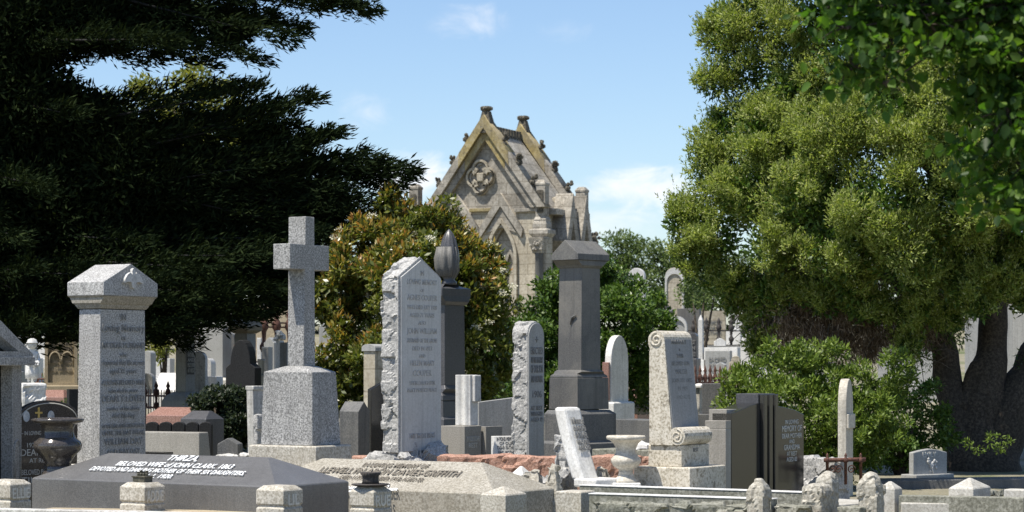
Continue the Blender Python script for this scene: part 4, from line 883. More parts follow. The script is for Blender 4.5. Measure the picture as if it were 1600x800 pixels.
# pillar with cap + dark arched stone in front
t = Mon('capped_pillar', 'grey pillar with a gabled cap lit from above below the cypress tips', 'monument', 366, 386, 400, 41, 38); dx, dy = t.dx, t.dy
MB().stack([(-.1, 0, 0, dx + .2, dy + .2), (.5, 0, 0, dx + .2, dy + .2), (.51, 0, 0, dx, dy), (t.z(521), 0, 0, dx, dy)]).build('shaft', 'granite_face', t.o, .006)
zq_ = t.z(520.8); MB().stack([(zq_, 0, 0, dx + .02, dy + .02), (zq_ + .05, 0, 0, dx + .16, dy + .16), (zq_ + .12, 0, 0, dx + .16, dy + .16)]).build('moulding', 'sandstone', t.o, .006)
MB().poly([(-dy / 2 - .08, zq_ + .121), (dy / 2 + .08, zq_ + .121), (dy / 2 + .08, zq_ + .17), (0, zq_ + .33), (-dy / 2 - .08, zq_ + .17)], 'x', -dx / 2 - .08, dx / 2 + .08).build('cap', 'granite_face', t.o, .006)
headstone('tall black round shouldered headstone in deep shade left of the cross', 357, 404, 531, 700, 34.5, 'matte_black', 'shoulder', 12, .3, base=False)
headstone('short grey post stone with small emblem between dark headstone and cross', 412, 423, 542, 590, 44, 'granite_face', 'flat', 20, .2)
headstone('dark curved top headstone behind the short grey post stone', 415, 432, 527, 580, 50, 'granite_face', 'wave', 20, .2)
t = Mon('draped_column', 'small broken white column with ragged top close left of the cross', 'monument', 431, 437, 444, 43, 40); dx, dy = t.dx, t.dy
MB().stack([(-.1, 0, 0, dx, dy), (t.z(532), 0, 0, dx, dy)]).build('shaft', 'marble', t.o, .006)
rough(MB().stack([(t.z(532) + .001, 0, 0, dx + .08, dy + .08), (t.z(517), 0, 0, dx + .02, dy + .02)]), 'ragged_top', 'marble', t.o, .02, .05, 10, None, 51)
headstone('narrow grey stone touching the left side of the cross', 440, 452, 535, 590, 42, 'granite_face', 'flat', 20, .18)
vv = empty('jar_vase', ((408 - CX) / F * 38, 38, 0), 0); tag(vv, 'white cylindrical flower jar near the dark shouldered headstone', 'vase')
z0, z1 = zz(586, 38), zz(561, 38)
MB().lathe([(sz(5, 38), z0), (sz(5, 38), z1 - .04), (sz(5.8, 38), z1 - .035), (sz(5.8, 38), z1), (sz(4, 38), z1 - .01)], 0, 0, 20).build('jar', 'marble_clean', vv, 0, True)
MB().box(-.12, .12, -.12, .12, -.05, z0 - .001).build('stand', 'concrete', vv, .01)
# white leaning stone with flared top, and rough one in front
t = Mon('flared_headstone', 'white marble headstone with flared top behind the cross pedestal', 'headstone', 384, 396, 412, 28.4, 40); dx, dy = t.dx, t.dy
zt = t.z(603)
MB().stack([(-.05, .04, 0, dx * .8, dy), (zt - .06, 0, 0, dx * .85, dy), (zt - .045, 0, 0, dx * 1.05, dy * 1.06), (zt, 0, 0, dx * 1.05, dy * 1.06)]).build('stone', 'marble_dirty', t.o, .008)
boulder('rough_stone', 'rough grey granite stump between flared headstone and cross pedestal', 'headstone', 402, 645, 700, 15, 27.2, 'granite_rock', 53, top=.9, depth=.15, amp=.04)
# low gable stones between cross and pointed headstone
t = Mon('gable_headstone', 'low blue grey gabled headstone in shade right of the cross', 'headstone', 530, 560, 578, 28.2, 30); dx, dy = t.dx, t.dy
zs, zr = t.z(643), t.zc(627)
MB().poly([(-dy / 2, -.05), (dy / 2, -.05), (dy / 2, zs), (0, zr), (-dy / 2, zs)], 'x', -dx / 2, dx / 2).build('stone', 'bluestone', t.o, .008)
t = Mon('black_stele', 'black polished stele in shade close left of the tall pointed headstone', 'headstone', 574, 580, 602, 28.8, 40); dx, dy = t.dx, t.dy
MB().poly([(-dy / 2, -.05), (dy / 2, -.05), (dy / 2, t.z(606)), (.1, t.z(597)), (-dy / 2, t.z(608))], 'x', -dx / 2, dx / 2).build('stone', 'black', t.o, .008)
t = Mon('pale_post', 'pale stone post with rolled top left of the tall pointed headstone', 'headstone', 568, 586, 606, 31.5, 34); dx, dy = t.dx, t.dy
zt = t.z(549); MB().stack([(-.05, 0, 0, dx, dy), (zt, 0, 0, dx, dy)]).build('shaft', 'sand_clean', t.o, .006)
MB().poly([(-dx / 2 - .02, zt + .001), (dx / 2 + .02, zt + .001), (dx / 2 + .02, zt + .05)] + [((dx / 2 + .02) * math.cos(PI * k / 8), zt + .05 + .05 * math.sin(PI * k / 8)) for k in range(1, 8)] + [(-dx / 2 - .02, zt + .05)], 'y', -dy / 2 - .02, dy / 2 + .02).build('rolled_top', 'granite_face', t.o, .004)
headstone('small blue grey gabled footstone in shade left of the cross plinth', 343, 376, 684, 712, 27.6, 'bluestone', 'gable', 10, .2, base=False)
kerb('rubble_kerb', 'sunlit white rubble kerb left of the cross plinth', 'kerb', gp(334, 714, .52), gp(396, 716, .52), .35, -.05, .56, 'marble_dirty', .04, 55)

# ================================================================== middle distance, centre and right
t = Mon('headstone', 'small white arched headstone with rounded top right of the dark pillar', 'headstone', 945, 955, 982, 36, 32); dx, dy = t.dx, t.dy
zt = t.zc(524)
MB().poly([(-dy / 2, .3), (dy / 2, .3)] + [(dy / 2 * math.cos(PI * k / 14), zt - .42 + .42 * math.sin(PI * k / 14)) for k in range(15)], 'x', -dx / 2, dx / 2).build('stone', 'marble', t.o, .01)
MB().stack([(-.05, 0, 0, dx + .16, dy + .12), (t.z(630), 0, 0, dx + .16, dy + .12), (t.z(628), 0, 0, dx + .1, dy + .08)]).build('base', 'marble', t.o, .01)
MB().box(-dx / 2 - .02, -dx / 2 + .10, -dy / 2 - .05, -dy / 2 - .002, t.z(626), t.z(566)).build('side_colonnette', 'red_polish', t.o, .01)
ledger('pale pink granite ledger left of the scroll headstone', 974, 996, 1020, 617, 42, 'red_polish', 30, .2)
boulder('rock', 'mottled rubble heap under the pale pink ledger', 'rock', 1000, 622, 646, 40, 40, 'granite_rock', 61)
kerb('back_kerb', 'mossy grey box kerb between the dark pillar and the scroll headstone', 'kerb', pl(955, 33), pl(1022, 32.4), .5, -.05, zz(655, 33), 'bluestone')
kerb('back_kerb', 'low mossy kerb behind the white urn', 'kerb', pl(925, 27.5), pl(1020, 27), .5, -.05, zz(704, 27), 'mossy')
boulder('rock', 'white wedge shaped stone behind the white urn', 'rock', 1005, 688, 706, 34, 26.6, 'marble', 62, top=.3, amp=.03)
# arched thin stone seen edge on, with iron rail in front
t = Mon('thin_headstone', 'thin white arched headstone seen nearly edge on among green bushes', 'headstone', 1309, 1322.5, 1333, 28.6, 20); dx, dy = t.dx, t.dy
zt = t.z(592); 
prof = [(-dy / 2, -.05), (dy / 2, -.05), (dy / 2, zt - .35)] + [(dy / 2 * math.cos(PI * k / 12), zt - .35 + .35 * math.sin(PI * k / 12)) for k in range(1, 12)] + [(-dy / 2, zt - .35)]
MB().poly(prof, 'x', -dx / 2, dx / 2).build('stone', 'cream_stone', t.o, .01)
MB().box(dx / 2 + .001, dx / 2 + .03, -dy / 2 + .0, dy / 2, zt - .62, zt - .44).build('shoulder_scroll', 'cream_stone', t.o, .01)
def rail_fence():
    Y = 27.2; a = pl(1290, Y); b = pl(1348, Y - .1)
    o = empty('iron_rail', (a[0], a[1], 0), 0); tag(o, 'low rusty iron rail with scrolls in front of the thin white headstone', 'fence')
    L_ = b[0] - a[0]; zt = zz(719, Y)
    MB().tube([(-.02, 0, zt), (L_ + .05, 0, zt + .01)], .024, 8).build('rail', 'iron', o, 0, True)
    for k, x in enumerate((.02, L_ * .56, L_ * .98)):
        MB().lathe([(.018, .2), (.018, zt - .03), (.035, zt - .02), (.03, zt + .02), (.012, zt + .035), (.018, zt + .055), (.003, zt + .085)], x, 0, 10).build('post', 'iron', o, 0, True)
    for x in (L_ * .2, L_ * .72, L_ * .36):
        MB().tube([(x + .05 * (1 - k / 22) * math.cos(k * .5), 0, zt - .11 + .055 * (1 - k / 22) * math.sin(k * .5)) for k in range(22)], .008, 5).build('scroll', 'iron', o, 0, True)
rail_fence()
t = Mon('shaded_headstone', 'low blue grey headstone with carved roses in the shade of the big tree', 'headstone', 1420, 1427, 1480, 31.6, 55); dx, dy = t.dx, t.dy
prof = [(-dy / 2, .05), (dy / 2, .05), (dy / 2, t.z(708)), (dy / 4, t.z(704)), (0, t.z(702)), (-dy / 4, t.z(704)), (-dy / 2, t.z(707))]
MB().poly(prof, 'x', -dx / 2, dx / 2).build('stone', 'granite_face', t.o, .012)
MB().box(-.16, .14, -dy / 2 - .04, dy / 2 + .04, -.05, .10).build('base', 'granite_face', t.o, .012)
text([('EMILY', .07)], (dx / 2 + .002, -.02, t.z(707)), (0, 1, 0), (0, 0, 1), t.o, 'pale_letter', maxw=.28, bold=.03)
mb = MB()
for k in range(16):
    a = random.uniform(0, 6.28); r = random.uniform(0, .1); mb.ball((dx / 2 + .004, r * math.cos(a) * 1.3, t.z(727) + r * math.sin(a)), random.uniform(.018, .036), 1, (.5, 1, 1))
mb.tube([(dx / 2 + .006, .02, t.z(729)), (dx / 2 + .006, .05, t.z(741))], .012, 5)
mb.build('carved_roses', 'marble_clean', t.o, 0, True)
kerb('back_kerb', 'long shaded grey kerb under the big tree at right', 'kerb', pl(1372, 30.2), pl(1680, 30.8), .6, -.05, .09, 'bluestone')

# ---------------- far graves on the rising ground at right
far = [
 ('far white arched headstone with dark hollow behind the green bush', 983, 1008, 419, 545, 84, 'marble', 'round', None, 'marble_clean', None),
 ('far hooded arched headstone with pale rim at the foot of the big tree', 1040, 1069, 418, 545, 80, 'sand_clean', 'round', None, 'marble_clean', None),
 ('round arched grey headstone with a white rim above the scroll headstone', 1041, 1074, 494, 562, 64, 'granite_face', 'round', None, 'marble_clean', None),
 ('wide low dark grey tomb behind the round arched grey headstone', 1060, 1094, 482, 540, 76, 'bluestone', 'flat', None, None, None),
 ('pale square tomb far up the slope right of the pale obelisk', 1092, 1134, 486, 540, 78, 'sand_clean', 'flat', None, None, [('IN MEMORY', .12), ('OF', .1), ('MOTHER', .12)]),
 ('tall pale arched headstone at the edge of the drooping brown branches', 1160, 1192, 520, 610, 50, 'marble', 'round', None, None, None),
 ('second pale headstone half hidden by the drooping brown branches', 1190, 1222, 538, 612, 54, 'marble', 'gothic', None, None, None),
 ('dull grey headstone with flat coping below the rusty rail', 1104, 1142, 548, 585, 56, 'granite_face', 'flat', None, None, [('SACRED', .1), ('TO THE MEMORY', .09), ('OF ALL', .09)]),
 ('small lettered stone peeping right of the scroll headstone top', 1078, 1090, 520, 560, 52, 'slate', 'round', None, None, [('REST', .09), ('IN', .08), ('PEACE', .09)]),
 ('dark blue grey headstone right of the scroll headstone', 1098, 1133, 599, 646, 40, 'bluestone', 'flat', None, None, None),
 ('small white headstone between the rusty posts on the slope', 1116, 1134, 528, 560, 66, 'marble', 'wave', None, None, None),
 ('low pale stone behind the broken rail up the slope', 1136, 1158, 512, 552, 72, 'marble', 'gable', None, None, None),
 ('grey headstone behind the hanging branches of the big tree', 1262, 1300, 500, 590, 60, 'granite_face', 'shoulder', None, None, None),
 ('tall grey headstone seen through the big tree beside its trunk', 1428, 1462, 470, 600, 56, 'granite_face', 'gothic', None, None, None),
 ('shaded grey tomb seen under the big tree crown', 1372, 1430, 508, 600, 62, 'granite_face', 'flat', None, None, None),
 ('pale headstone seen in the gap between the big tree trunks', 1508, 1532, 494, 600, 58, 'granite_face', 'round', None, None, None),
 ('grey stone seen in the right gap between the trunks', 1566, 1584, 470, 620, 50, 'granite_face', 'gable', None, None, None),
 ('grey slab seen in the rightmost gap under the big tree', 1586, 1612, 490, 650, 48, 'granite_face', 'flat', None, None, None),
 ('pale stone near the ground right of the big trunk', 1580, 1640, 640, 700, 40, 'granite_face', 'flat', None, None, None),
 # left, seen through and under the cypress
 ('grey round headstone peeping under the cypress near the statue', 8, 36, 500, 580, 56, 'granite_face', 'round', None, None, None),
 ('pale cross shouldered headstone behind the canopy monument', 30, 58, 470, 560, 64, 'marble', 'shoulder', None, None, None),
 ('pale distant headstone seen through the left cypress boughs', 52, 74, 430, 560, 72, 'marble', 'gothic', None, None, None),
 ('light stone between the tall pillar and the slim lettered pillar', 240, 262, 520, 590, 66, 'sand_clean', 'round', None, None, None),
 ('pale tomb top showing through the cypress tips left of the cross', 340, 378, 470, 560, 70, 'marble', 'gable', None, None, None),
 ('light grey stone far behind the rust brown fence', 402, 440, 468, 545, 72, 'marble', 'wave', None, None, None),
 ('whitish headstone right behind the cross upright', 500, 520, 505, 600, 58, 'granite_face', 'round', None, None, None),
 ('low white headstone beside the sloping white table ledger', 322, 344, 588, 618, 44, 'marble', 'flat', None, None, None),

 # further small stones crowding the middle distance
 ('white little cross-topped stone low beside the slim lettered pillar', 322, 334, 560, 606, 47, 'marble_clean', 'gothic', None, None, None),
 ('grey rounded stone just right of the tall pillar shaft', 228, 240, 548, 596, 54, 'granite_face', 'round', None, None, None),
 ('low broad white stone between pillar and slim lettered pillar', 246, 270, 560, 590, 58, 'marble_clean', 'flat', None, None, None),
 ('thin white slab stone right of the dark shouldered headstone', 404, 411, 528, 566, 56, 'marble_clean', 'flat', None, None, None),
 ('small tan gabled stone under the rust brown fence', 424, 440, 520, 556, 57, 'sandstone', 'gable', None, None, None),
 ('pale arched stone touching the cross upright on its right', 494, 506, 540, 600, 48, 'marble', 'round', None, None, None),
 ('tiny white stone far up the slope left of the round arched one', 1020, 1034, 505, 540, 82, 'marble_clean', 'gable', None, None, None),
 ('small white stone on the slope under the far hooded headstone', 1050, 1062, 540, 566, 60, 'marble_clean', 'round', None, None, None),
 ('broad pale stone below the dark iron fence on the slope', 1066, 1088, 540, 572, 58, 'marble', 'wave', None, None, None),
 ('cream stone with shoulders left of the tall pale arched headstone', 1140, 1160, 556, 596, 52, 'sand_clean', 'shoulder', None, None, None),
 ('small grey stone between the rust red posts', 1120, 1134, 566, 596, 49, 'granite_face', 'gable', None, None, None),
 ('tall narrow white stone high on the slope by the drooping branches', 1150, 1162, 470, 530, 86, 'marble_clean', 'gothic', None, None, None),
 ('dark little stone on the slope behind the pale obelisk', 1080, 1092, 512, 546, 74, 'slate', 'round', None, None, None),
 ('little white kerb stone low beside the dark blue grey headstone', 1134, 1150, 612, 636, 42, 'marble_clean', 'flat', None, None, None),
]
for lab, xl, xr, yt, yb, Y, mat, shp, _, rim, lines in far:
    headstone(lab, xl, xr, yt, yb, Y, mat, shp, random.uniform(8, 22), random.uniform(.2, .3), lines, 'carve', rim=rim)
t = Mon('pale_obelisk', 'pale slim obelisk on a block on the slope right of the scroll headstone', 'monument', 1089, 1097, 1101, 56, 20); dx, dy = t.dx, t.dy
zb = t.z(562); MB().stack([(zb, 0, 0, dx, dx), (t.z(500), 0, 0, dx * .82, dx * .82), (t.z(492), 0, 0, .02, .02)]).build('shaft', 'marble_clean', t.o, .006)
MB().stack([(-.1, 0, 0, dx * 2.6, dx * 2.6), (t.z(578), 0, 0, dx * 2.6, dx * 2.6), (t.z(577), 0, 0, dx * 1.8, dx * 1.8), (zb - .001, 0, 0, dx * 1.6, dx * 1.6)]).build('base', 'marble', t.o, .01)
# small cross finial stone
t = Mon('trefoil_cross', 'little dark three lobed cross on a pointed far headstone', 'monument', 1030, 1043, 1053, 70, 20); dx, dy = t.dx, t.dy
zb = t.z(500)
MB().poly([(-dx * .7, -.1), (dx * .7, -.1), (dx * .7, zb - .1), (0, zb), (-dx * .7, zb - .1)], 'y', -.15, .15).build('stone', 'slate', t.o, .01)
mb = MB().box(-.05, .05, -.05, .05, zb, zb + .34)
for p in ((0, zb + .40), (-.14, zb + .25), (.14, zb + .25)): mb.ball((p[0], 0, p[1]), .085, 2, (1, .6, 1))
mb.build('cross', 'slate', t.o, 0, True)
iron_fence('rust red iron fence on the slope above the dark blue grey headstone', pl(1078, 45), pl(1156, 46), gz(45), 11, zz(574, 45) - gz(45), bars=26, rails=(.4, .6, .78), post_r=.024)
iron_fence('dark iron fence with thick posts high on the slope', pl(1064, 66), pl(1162, 67), gz(66), 6, zz(498, 66) - gz(66), 'iron_dark', rails=(.55, .8), post_r=.04)
iron_fence('brown iron fence left behind the small white statue', pl(58, 47), pl(128, 46), gz(47), 5, zz(588, 47) - gz(47), bars=14)
kerb('slope_kerb', 'pale kerb on the slope under the rust red fence', 'kerb', pl(1070, 44.5), pl(1160, 45.5), .4, -.1, zz(606, 45), 'marble')
kerb('slope_kerb', 'white sloping ledge stone right of the pale obelisk', 'kerb', pl(1100, 57), pl(1152, 56), .6, .0, zz(543, 57), 'marble')
kerb('slope_kerb', 'pale wall of a plot high on the slope right of the obelisk', 'kerb', pl(1062, 63), pl(1170, 64), .4, .0, zz(540, 63), 'concrete')
t = Mon('pale_pier', 'short pale pier with flat cap left of the dark blue grey headstone', 'kerb post', 1086, 1093, 1100, 41, 30); dx, dy = t.dx, t.dy
MB().stack([(-.1, 0, 0, dx, dy), (t.z(606), 0, 0, dx, dy)]).build('shaft', 'concrete', t.o, .006)
MB().stack([(t.z(606) + .001, 0, 0, dx + .1, dy + .1), (t.z(602), 0, 0, dx + .1, dy + .1), (t.z(599), 0, 0, dx * .3, dy * .3)]).build('cap', 'marble', t.o, .006)
# ================================================================== the gothic mausoleum
def make_chapel():
    a = 24.0; Y0 = 70.0
    X, dx, dy, c = fit(640, 858, 922, Y0, a); g = gz(c.y)
    o = empty('mausoleum', (c.x, c.y, g), -R(a)); tag(o, 'old gothic sandstone mausoleum with twin gables and a quatrefoil', 'mausoleum')
    co, si = math.cos(R(a)), math.sin(R(a))
    def fp(px, py, off=0.0):      # local (x, z) on the front plane (off: metres in front of it)
        Xc = X - si * off * 1.0; Yc = Y0 - co * off; k = (px - CX) / F
        t = (Xc - k * Yc) / (co + k * si); yd = Yc + t * si
        return dx / 2 - t, zz(py, yd) - g
    yf = -dy / 2
    zE = fp(750, 328)[1]; zA = fp(755, 180, .2)[1]
    xm = fp(752, 300)[0]
    xm = (fp(648, 300)[0] + fp(848, 300)[0]) / 2
    half = fp(846, 300)[0] - xm
    # walls with real lancet openings
    def lancet(cx, w, z0, zs, zt, n=10):
        pts = [(cx - w, z0), (cx + w, z0), (cx + w, zs)]
        for k in range(1, n + 1):
            f = k / n; pts.append((cx + w * (1 - f ** 1.75), zs + (zt - zs) * f))
        for k in range(n - 1, -1, -1):
            f = k / n; pts.append((cx - w * (1 - f ** 1.75), zs + (zt - zs) * f))
        return pts
    xb = [fp(717, 320)[0], fp(784, 320)[0]]
    lw = sz(21, 70) / co * .5 * 2 * .5 * 2 * .98
    lw = sz(20.5, 70) / co
    z_sp = fp(784, 398)[1]; z_t = fp(784, 349)[1]; z_b = .9
    wall = [(xm - half, 0), (xm + half, 0), (xm + half, zE), (xm - half, zE)]
    holes = [lancet(x, lw, z_b, z_sp, z_t) for x in xb]
    flat_shape([wall] + holes, .32, (0, yf, 0), (1, 0, 0), (0, 0, 1), 'front_wall', 'sand_clean', o)
    MB().box(xm - half, xm + half, yf + .325, dy / 2, 0, zE).build('body', 'sand_clean', o, .01)
    for x in xb:
        out = lancet(x, lw * 1.22, z_b + .0, z_sp, z_t + .16); inn = lancet(x, lw * 1.0, z_b + .01, z_sp, z_t)
        flat_shape([out, inn], .10, (0, yf - .10, 0), (1, 0, 0), (0, 0, 1), 'arch_moulding', 'sand_clean', o)
        out = lancet(x, lw * .99, z_b, z_sp, z_t - .005); inn = lancet(x, lw * .84, z_b + .01, z_sp, z_t - .14)
        flat_shape([out, inn], .10, (0, yf + .08, 0), (1, 0, 0), (0, 0, 1), 'inner_moulding', 'sand_clean', o)
        # two lights and a little arch inside each lancet
        m1 = [lancet(x, lw * .83, z_b, z_sp, z_t - .15)] + [lancet(x + s * lw * .4, lw * .33, z_b + .05, z_sp - .55, z_sp + .05) for s in (-1, 1)]
        flat_shape(m1, .08, (0, yf + .215, 0), (1, 0, 0), (0, 0, 1), 'tracery', 'sand_old', o)
        # gablet over the arch
        apx = fp(x=0, py=0)[0] if False else x
        za = fp(784, 301, .2)[1]; zf = fp(784, 358, .2)[1]; hw = sz(35, 70) / co
        flat_shape([[(x - hw, zf), (x, za), (x + hw, zf), (x + hw - .05, zf - .26), (x, za - .40), (x - hw + .05, zf - .26)]], .34, (0, yf - .12, 0), (1, 0, 0), (0, 0, 1), 'gablet', 'sand_old', o)
        flat_shape([[(x - hw + .25, zf - .10), (x, za - .36), (x + hw - .25, zf - .10), (x, za - 1.05)]], .06, (0, yf - .045, 0), (1, 0, 0), (0, 0, 1), 'gablet_panel', 'sand_old', o)
    # string course between gablets
    for p0, p1, m_ in ((733, 766, 'sand_yellow'), (803, 846, 'sand_old'), (655, 698, 'sand_old')):
        x0, z = fp(p0, 326, .1); x1, _ = fp(p1, 326, .1)
        MB().box(x0, x1, yf - .10, yf + .05, z - .10, z).build('string_course', m_, o, .01)
    # gable wall and the heavy raking copings
    xa = fp(755, 200, .3)[0]
    W_ = half * .97
    def gable(y, apz, base, mat_top, name, xa=xa, W_=W_, thick=.5, mats=('sand_old', 'sand_old')):
        W0 = W_; b = base
        for i, (s0, s1, dth, dy_, mt) in enumerate(((1.0, .865, thick, 0, mats[0]), (.855, .735, thick * .72, .12, mats[1]))):
            def tri(s): return [(xa - W0 * s, b), (xa, b + (apz - b) * s), (xa + W0 * s, b)]
            q0, q1 = tri(s0), tri(s1)
            flat_shape([[q0[0], q0[1], q0[2], q1[2], q1[1], q1[0]]], dth, (0, y + dy_, 0), (1, 0, 0), (0, 0, 1), name, mt, o)
        # golden lichen on the upper stones of the coping
        def top_tri(s, f): return [(xa - W0 * s * (1 - f), b + (apz - b) * s * f), (xa, b + (apz - b) * s), (xa + W0 * s * (1 - f), b + (apz - b) * s * f)]
        q0, q1 = top_tri(1.003, .60), top_tri(.862, .52)
        flat_shape([[q0[0], q0[1], q0[2], q1[2], q1[1], q1[0]]], thick + .02, (0, y - .012, 0), (1, 0, 0), (0, 0, 1), 'coping_top', mat_top, o)
        q0, q1 = top_tri(.853, .62), top_tri(.737, .56)
        flat_shape([[q0[0], q0[1], q0[2], q1[2], q1[1], q1[0]]], thick * .72 + .02, (0, y + .108, 0), (1, 0, 0), (0, 0, 1), 'coping_top', mat_top, o)
        # finial
        zt = apz - .05; yc = y + thick / 2
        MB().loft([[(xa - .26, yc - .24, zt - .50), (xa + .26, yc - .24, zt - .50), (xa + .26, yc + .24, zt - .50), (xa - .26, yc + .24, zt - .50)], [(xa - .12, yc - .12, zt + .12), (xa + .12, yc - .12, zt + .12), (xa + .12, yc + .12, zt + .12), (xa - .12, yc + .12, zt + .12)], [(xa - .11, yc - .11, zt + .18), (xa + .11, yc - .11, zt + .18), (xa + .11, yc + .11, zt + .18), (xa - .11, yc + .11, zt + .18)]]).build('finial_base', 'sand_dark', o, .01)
        mb = MB()
        for k in range(8):
            an = k * PI / 4; mb.ball((xa + .14 * math.cos(an), yc + .14 * math.sin(an), zt + .25 + .03 * (k % 2)), .075, 1, (1, 1, .8))
        mb.lathe([(.10, zt + .17), (.17, zt + .27), (.15, zt + .33), (.05, zt + .34)], xa, yc, 12).build('finial', 'sand_dark', o, 0, False)
        for s in (-1, 1):
            for f in (.30, .53, .76):
                x = xa + s * W0 * f; z = b + (apz - b) * (1 - f)
                mb = MB(); rr = random.Random(int(f * 100) + s)
                for k in range(18):
                    f_ = rr.random(); mb.ball((x + s * (-.04 + .16 * f_ * rr.uniform(.3, 1)), y + thick * .4 + rr.uniform(-.12, .12), z - .12 + .42 * f_), rr.uniform(.06, .10) * (1.15 - .5 * f_), 1)
                mb.build('crocket', 'sand_dark', o, 0)
    gable(yf - .30, zA, zE + .02, 'sand_yellow', 'coping')
    flat_shape([[(xa - W_ * .75, zE), (xa + W_ * .75, zE), (xa, zE + (zA - zE) * .75)]], .3, (0, yf + .02, 0), (1, 0, 0), (0, 0, 1), 'gable_wall', 'sand_old', o)
    # quatrefoil
    qx, qz = fp(752, 277); qz = fp(752, 277)[1]; r = sz(13.2, 70) / co * .78; dd = r * .98
    def quat(rr, d, n=14):
        pts = []
        for k, (ux, uz) in enumerate(((0, 1), (-1, 0), (0, -1), (1, 0))):
            base = math.atan2(uz, ux)
            for i in range(n + 1):
                an = base - PI * .70 + PI * 1.40 * i / n
                pz = rr * math.sin(an) * 1.15; pts.append((qx + (d * ux + rr * math.cos(an)) , qz + d * uz * 1.12 + pz))
        return pts
    flat_shape([quat(r * 1.22, dd), quat(r * .95, dd)], .14, (0, yf - .10, 0), (1, 0, 0), (0, 0, 1), 'quatrefoil', 'sand_clean', o, .0)
    flat_shape([quat(r * .78, dd * .98), quat(r * .60, dd * .96)], .08, (0, yf - .04, 0), (1, 0, 0), (0, 0, 1), 'quatrefoil_cusp', 'sand_old', o, .0)
    MB().stack([(qz - .14, qx, yf - .06, .20, .10), (qz + .13, qx, yf - .06, .25, .10)]).build('shield', 'sand_clean', o, .03)
    # roof between the gables
    yB = dy / 2 - .25 - dy * .17
    rp = [(xa - W_ * .86, zE + .05), (xa + W_ * .86, zE + .05), (xa, zE + (zA - zE) * .83)]
    MB().poly(rp, 'y', yf + .33, yB).build('roof', 'sand_old', o, .01)
    zR = zE + (zA - zE) * .83; mb = MB()
    for k in range(10):
        y = yf + .5 + (yB - yf - .6) * k / 9; mb.box(xa - .06, xa + .06, y - .07, y + .07, zR - .12, zR + .22)
    mb.build('ridge_cresting', 'sand_dark', o, .02)
    gable(yB, zA - .02, zE + .02, 'sand_yellow', 'rear_coping')
    flat_shape([[(xa - W_ * .75, zE), (xa + W_ * .75, zE), (xa, zE + (zA - zE) * .75)]], .3, (0, yB + .2, 0), (1, 0, 0), (0, 0, 1), 'rear_gable_wall', 'sand_old', o)
    # corner piers
    zc = fp(842, 359, .2)[1]; zp = fp(850, 286, .2)[1]; zpb = fp(850, 338, .2)[1]
    w = sz(22, 70) / (co + si) * .98
    for sx in (-1, 1):
        for sy in (-1, 1):
            x = xm + sx * (half + .02); y = sy * (dy / 2 - .0) + (.02 if sy < 0 else -.1)
            MB().stack([(0, x, y, w * 1.5, w * 1.5), (zc - .22, x, y, w * 1.5, w * 1.5)]).build('buttress', 'sand_clean', o, .01)
            MB().stack([(zc - .218, x, y, w * 1.5, w * 1.5), (zc - .12, x, y, w * 2.0, w * 2.0), (zc, x, y, w * 2.0, w * 2.0), (zc + .03, x, y, w * 1.7, w * 1.7)]).build('cornice', 'sand_old', o, .01)
            MB().stack([(zc + .031, x, y, w * 1.45, w * 1.45), (zc + .18, x, y, w * 1.45, w * 1.45), (zpb - .12, x, y, w * 1.2, w * 1.2), (zpb - .1, x, y, w * 1.3, w * 1.3), (zpb, x, y, w * 1.0, w * 1.0), (zp - .05, x, y, w * 1.0, w * 1.0), (zp - .045, x, y, w * 1.1, w * 1.1), (zp + .02, x, y, w * 1.1, w * 1.1), (zp + .12, x, y, w * .55, w * .55)]).build('pinnacle', 'sand_old', o, .015)
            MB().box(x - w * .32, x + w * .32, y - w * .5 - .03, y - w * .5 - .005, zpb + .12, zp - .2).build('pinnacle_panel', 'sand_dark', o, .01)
    # grey column with carved capital at the near right corner
    x = xm + half + .05; y = yf - w * .95
    zk = fp(852, 395, .5)[1]
    MB().lathe([(.17, 0), (.17, .25), (.125, .3), (.12, zk - .05), (.15, zk)], x, y, 20).build('column', 'bluestone', o, 0, True)
    mb = MB().stack([(zk + .001, x, y, .3, .3), (zk + .42, x, y, .5, .5), (zk + .48, x, y, .5, .5)])
    for k in range(26): mb.ball((x + random.uniform(-.2, .2), y - .2 + random.uniform(-.03, .03), zk + random.uniform(.08, .4)), random.uniform(.03, .06), 1)
    mb.build('capital', 'sand_old', o, 0)
    # right side wall: gablets as pointed fins, side openings, parapet
    xs = dx / 2 + .02
    MB().box(xm + half + .002, xs + .10, yf + .3, dy / 2 - .3, zE - .18, zE).build('side_string', 'sand_old', o, .01)
    for yy in (yf + dy * .34, yf + dy * .67):
        hw = dy * .15
        MB().poly([(yy - hw, zc - .3), (yy, fp(880, 300)[1] + .05), (yy + hw, zc - .3), (yy + hw - .2, zc - .6), (yy, zc + .35), (yy - hw + .2, zc - .6)], 'x', xm + half + .003, xs + .32).build('side_gablet', 'sand_old', o, .01)
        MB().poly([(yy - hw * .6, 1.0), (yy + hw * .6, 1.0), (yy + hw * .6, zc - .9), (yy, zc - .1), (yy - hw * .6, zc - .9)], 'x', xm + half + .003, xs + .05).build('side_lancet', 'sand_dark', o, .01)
    MB().poly([(yf + dy * .44, zE - .1), (yf + dy * .60, zE - .1), (yf + dy * .58, zE + .52), (yf + dy * .46, zE + .42)], 'x', xm + half - .3, xm + half + .22).build('side_parapet', 'sand_clean', o, .02)
    mb = MB()
    for k in range(20): mb.ball((xs + .25 + random.uniform(-.08, .08), dy / 2 - .35 + random.uniform(-.25, .25), zc - .2 + random.uniform(-.35, .3)), random.uniform(.06, .11), 1)
    mb.build('corbel', 'sand_dark', o, 0)
make_chapel()

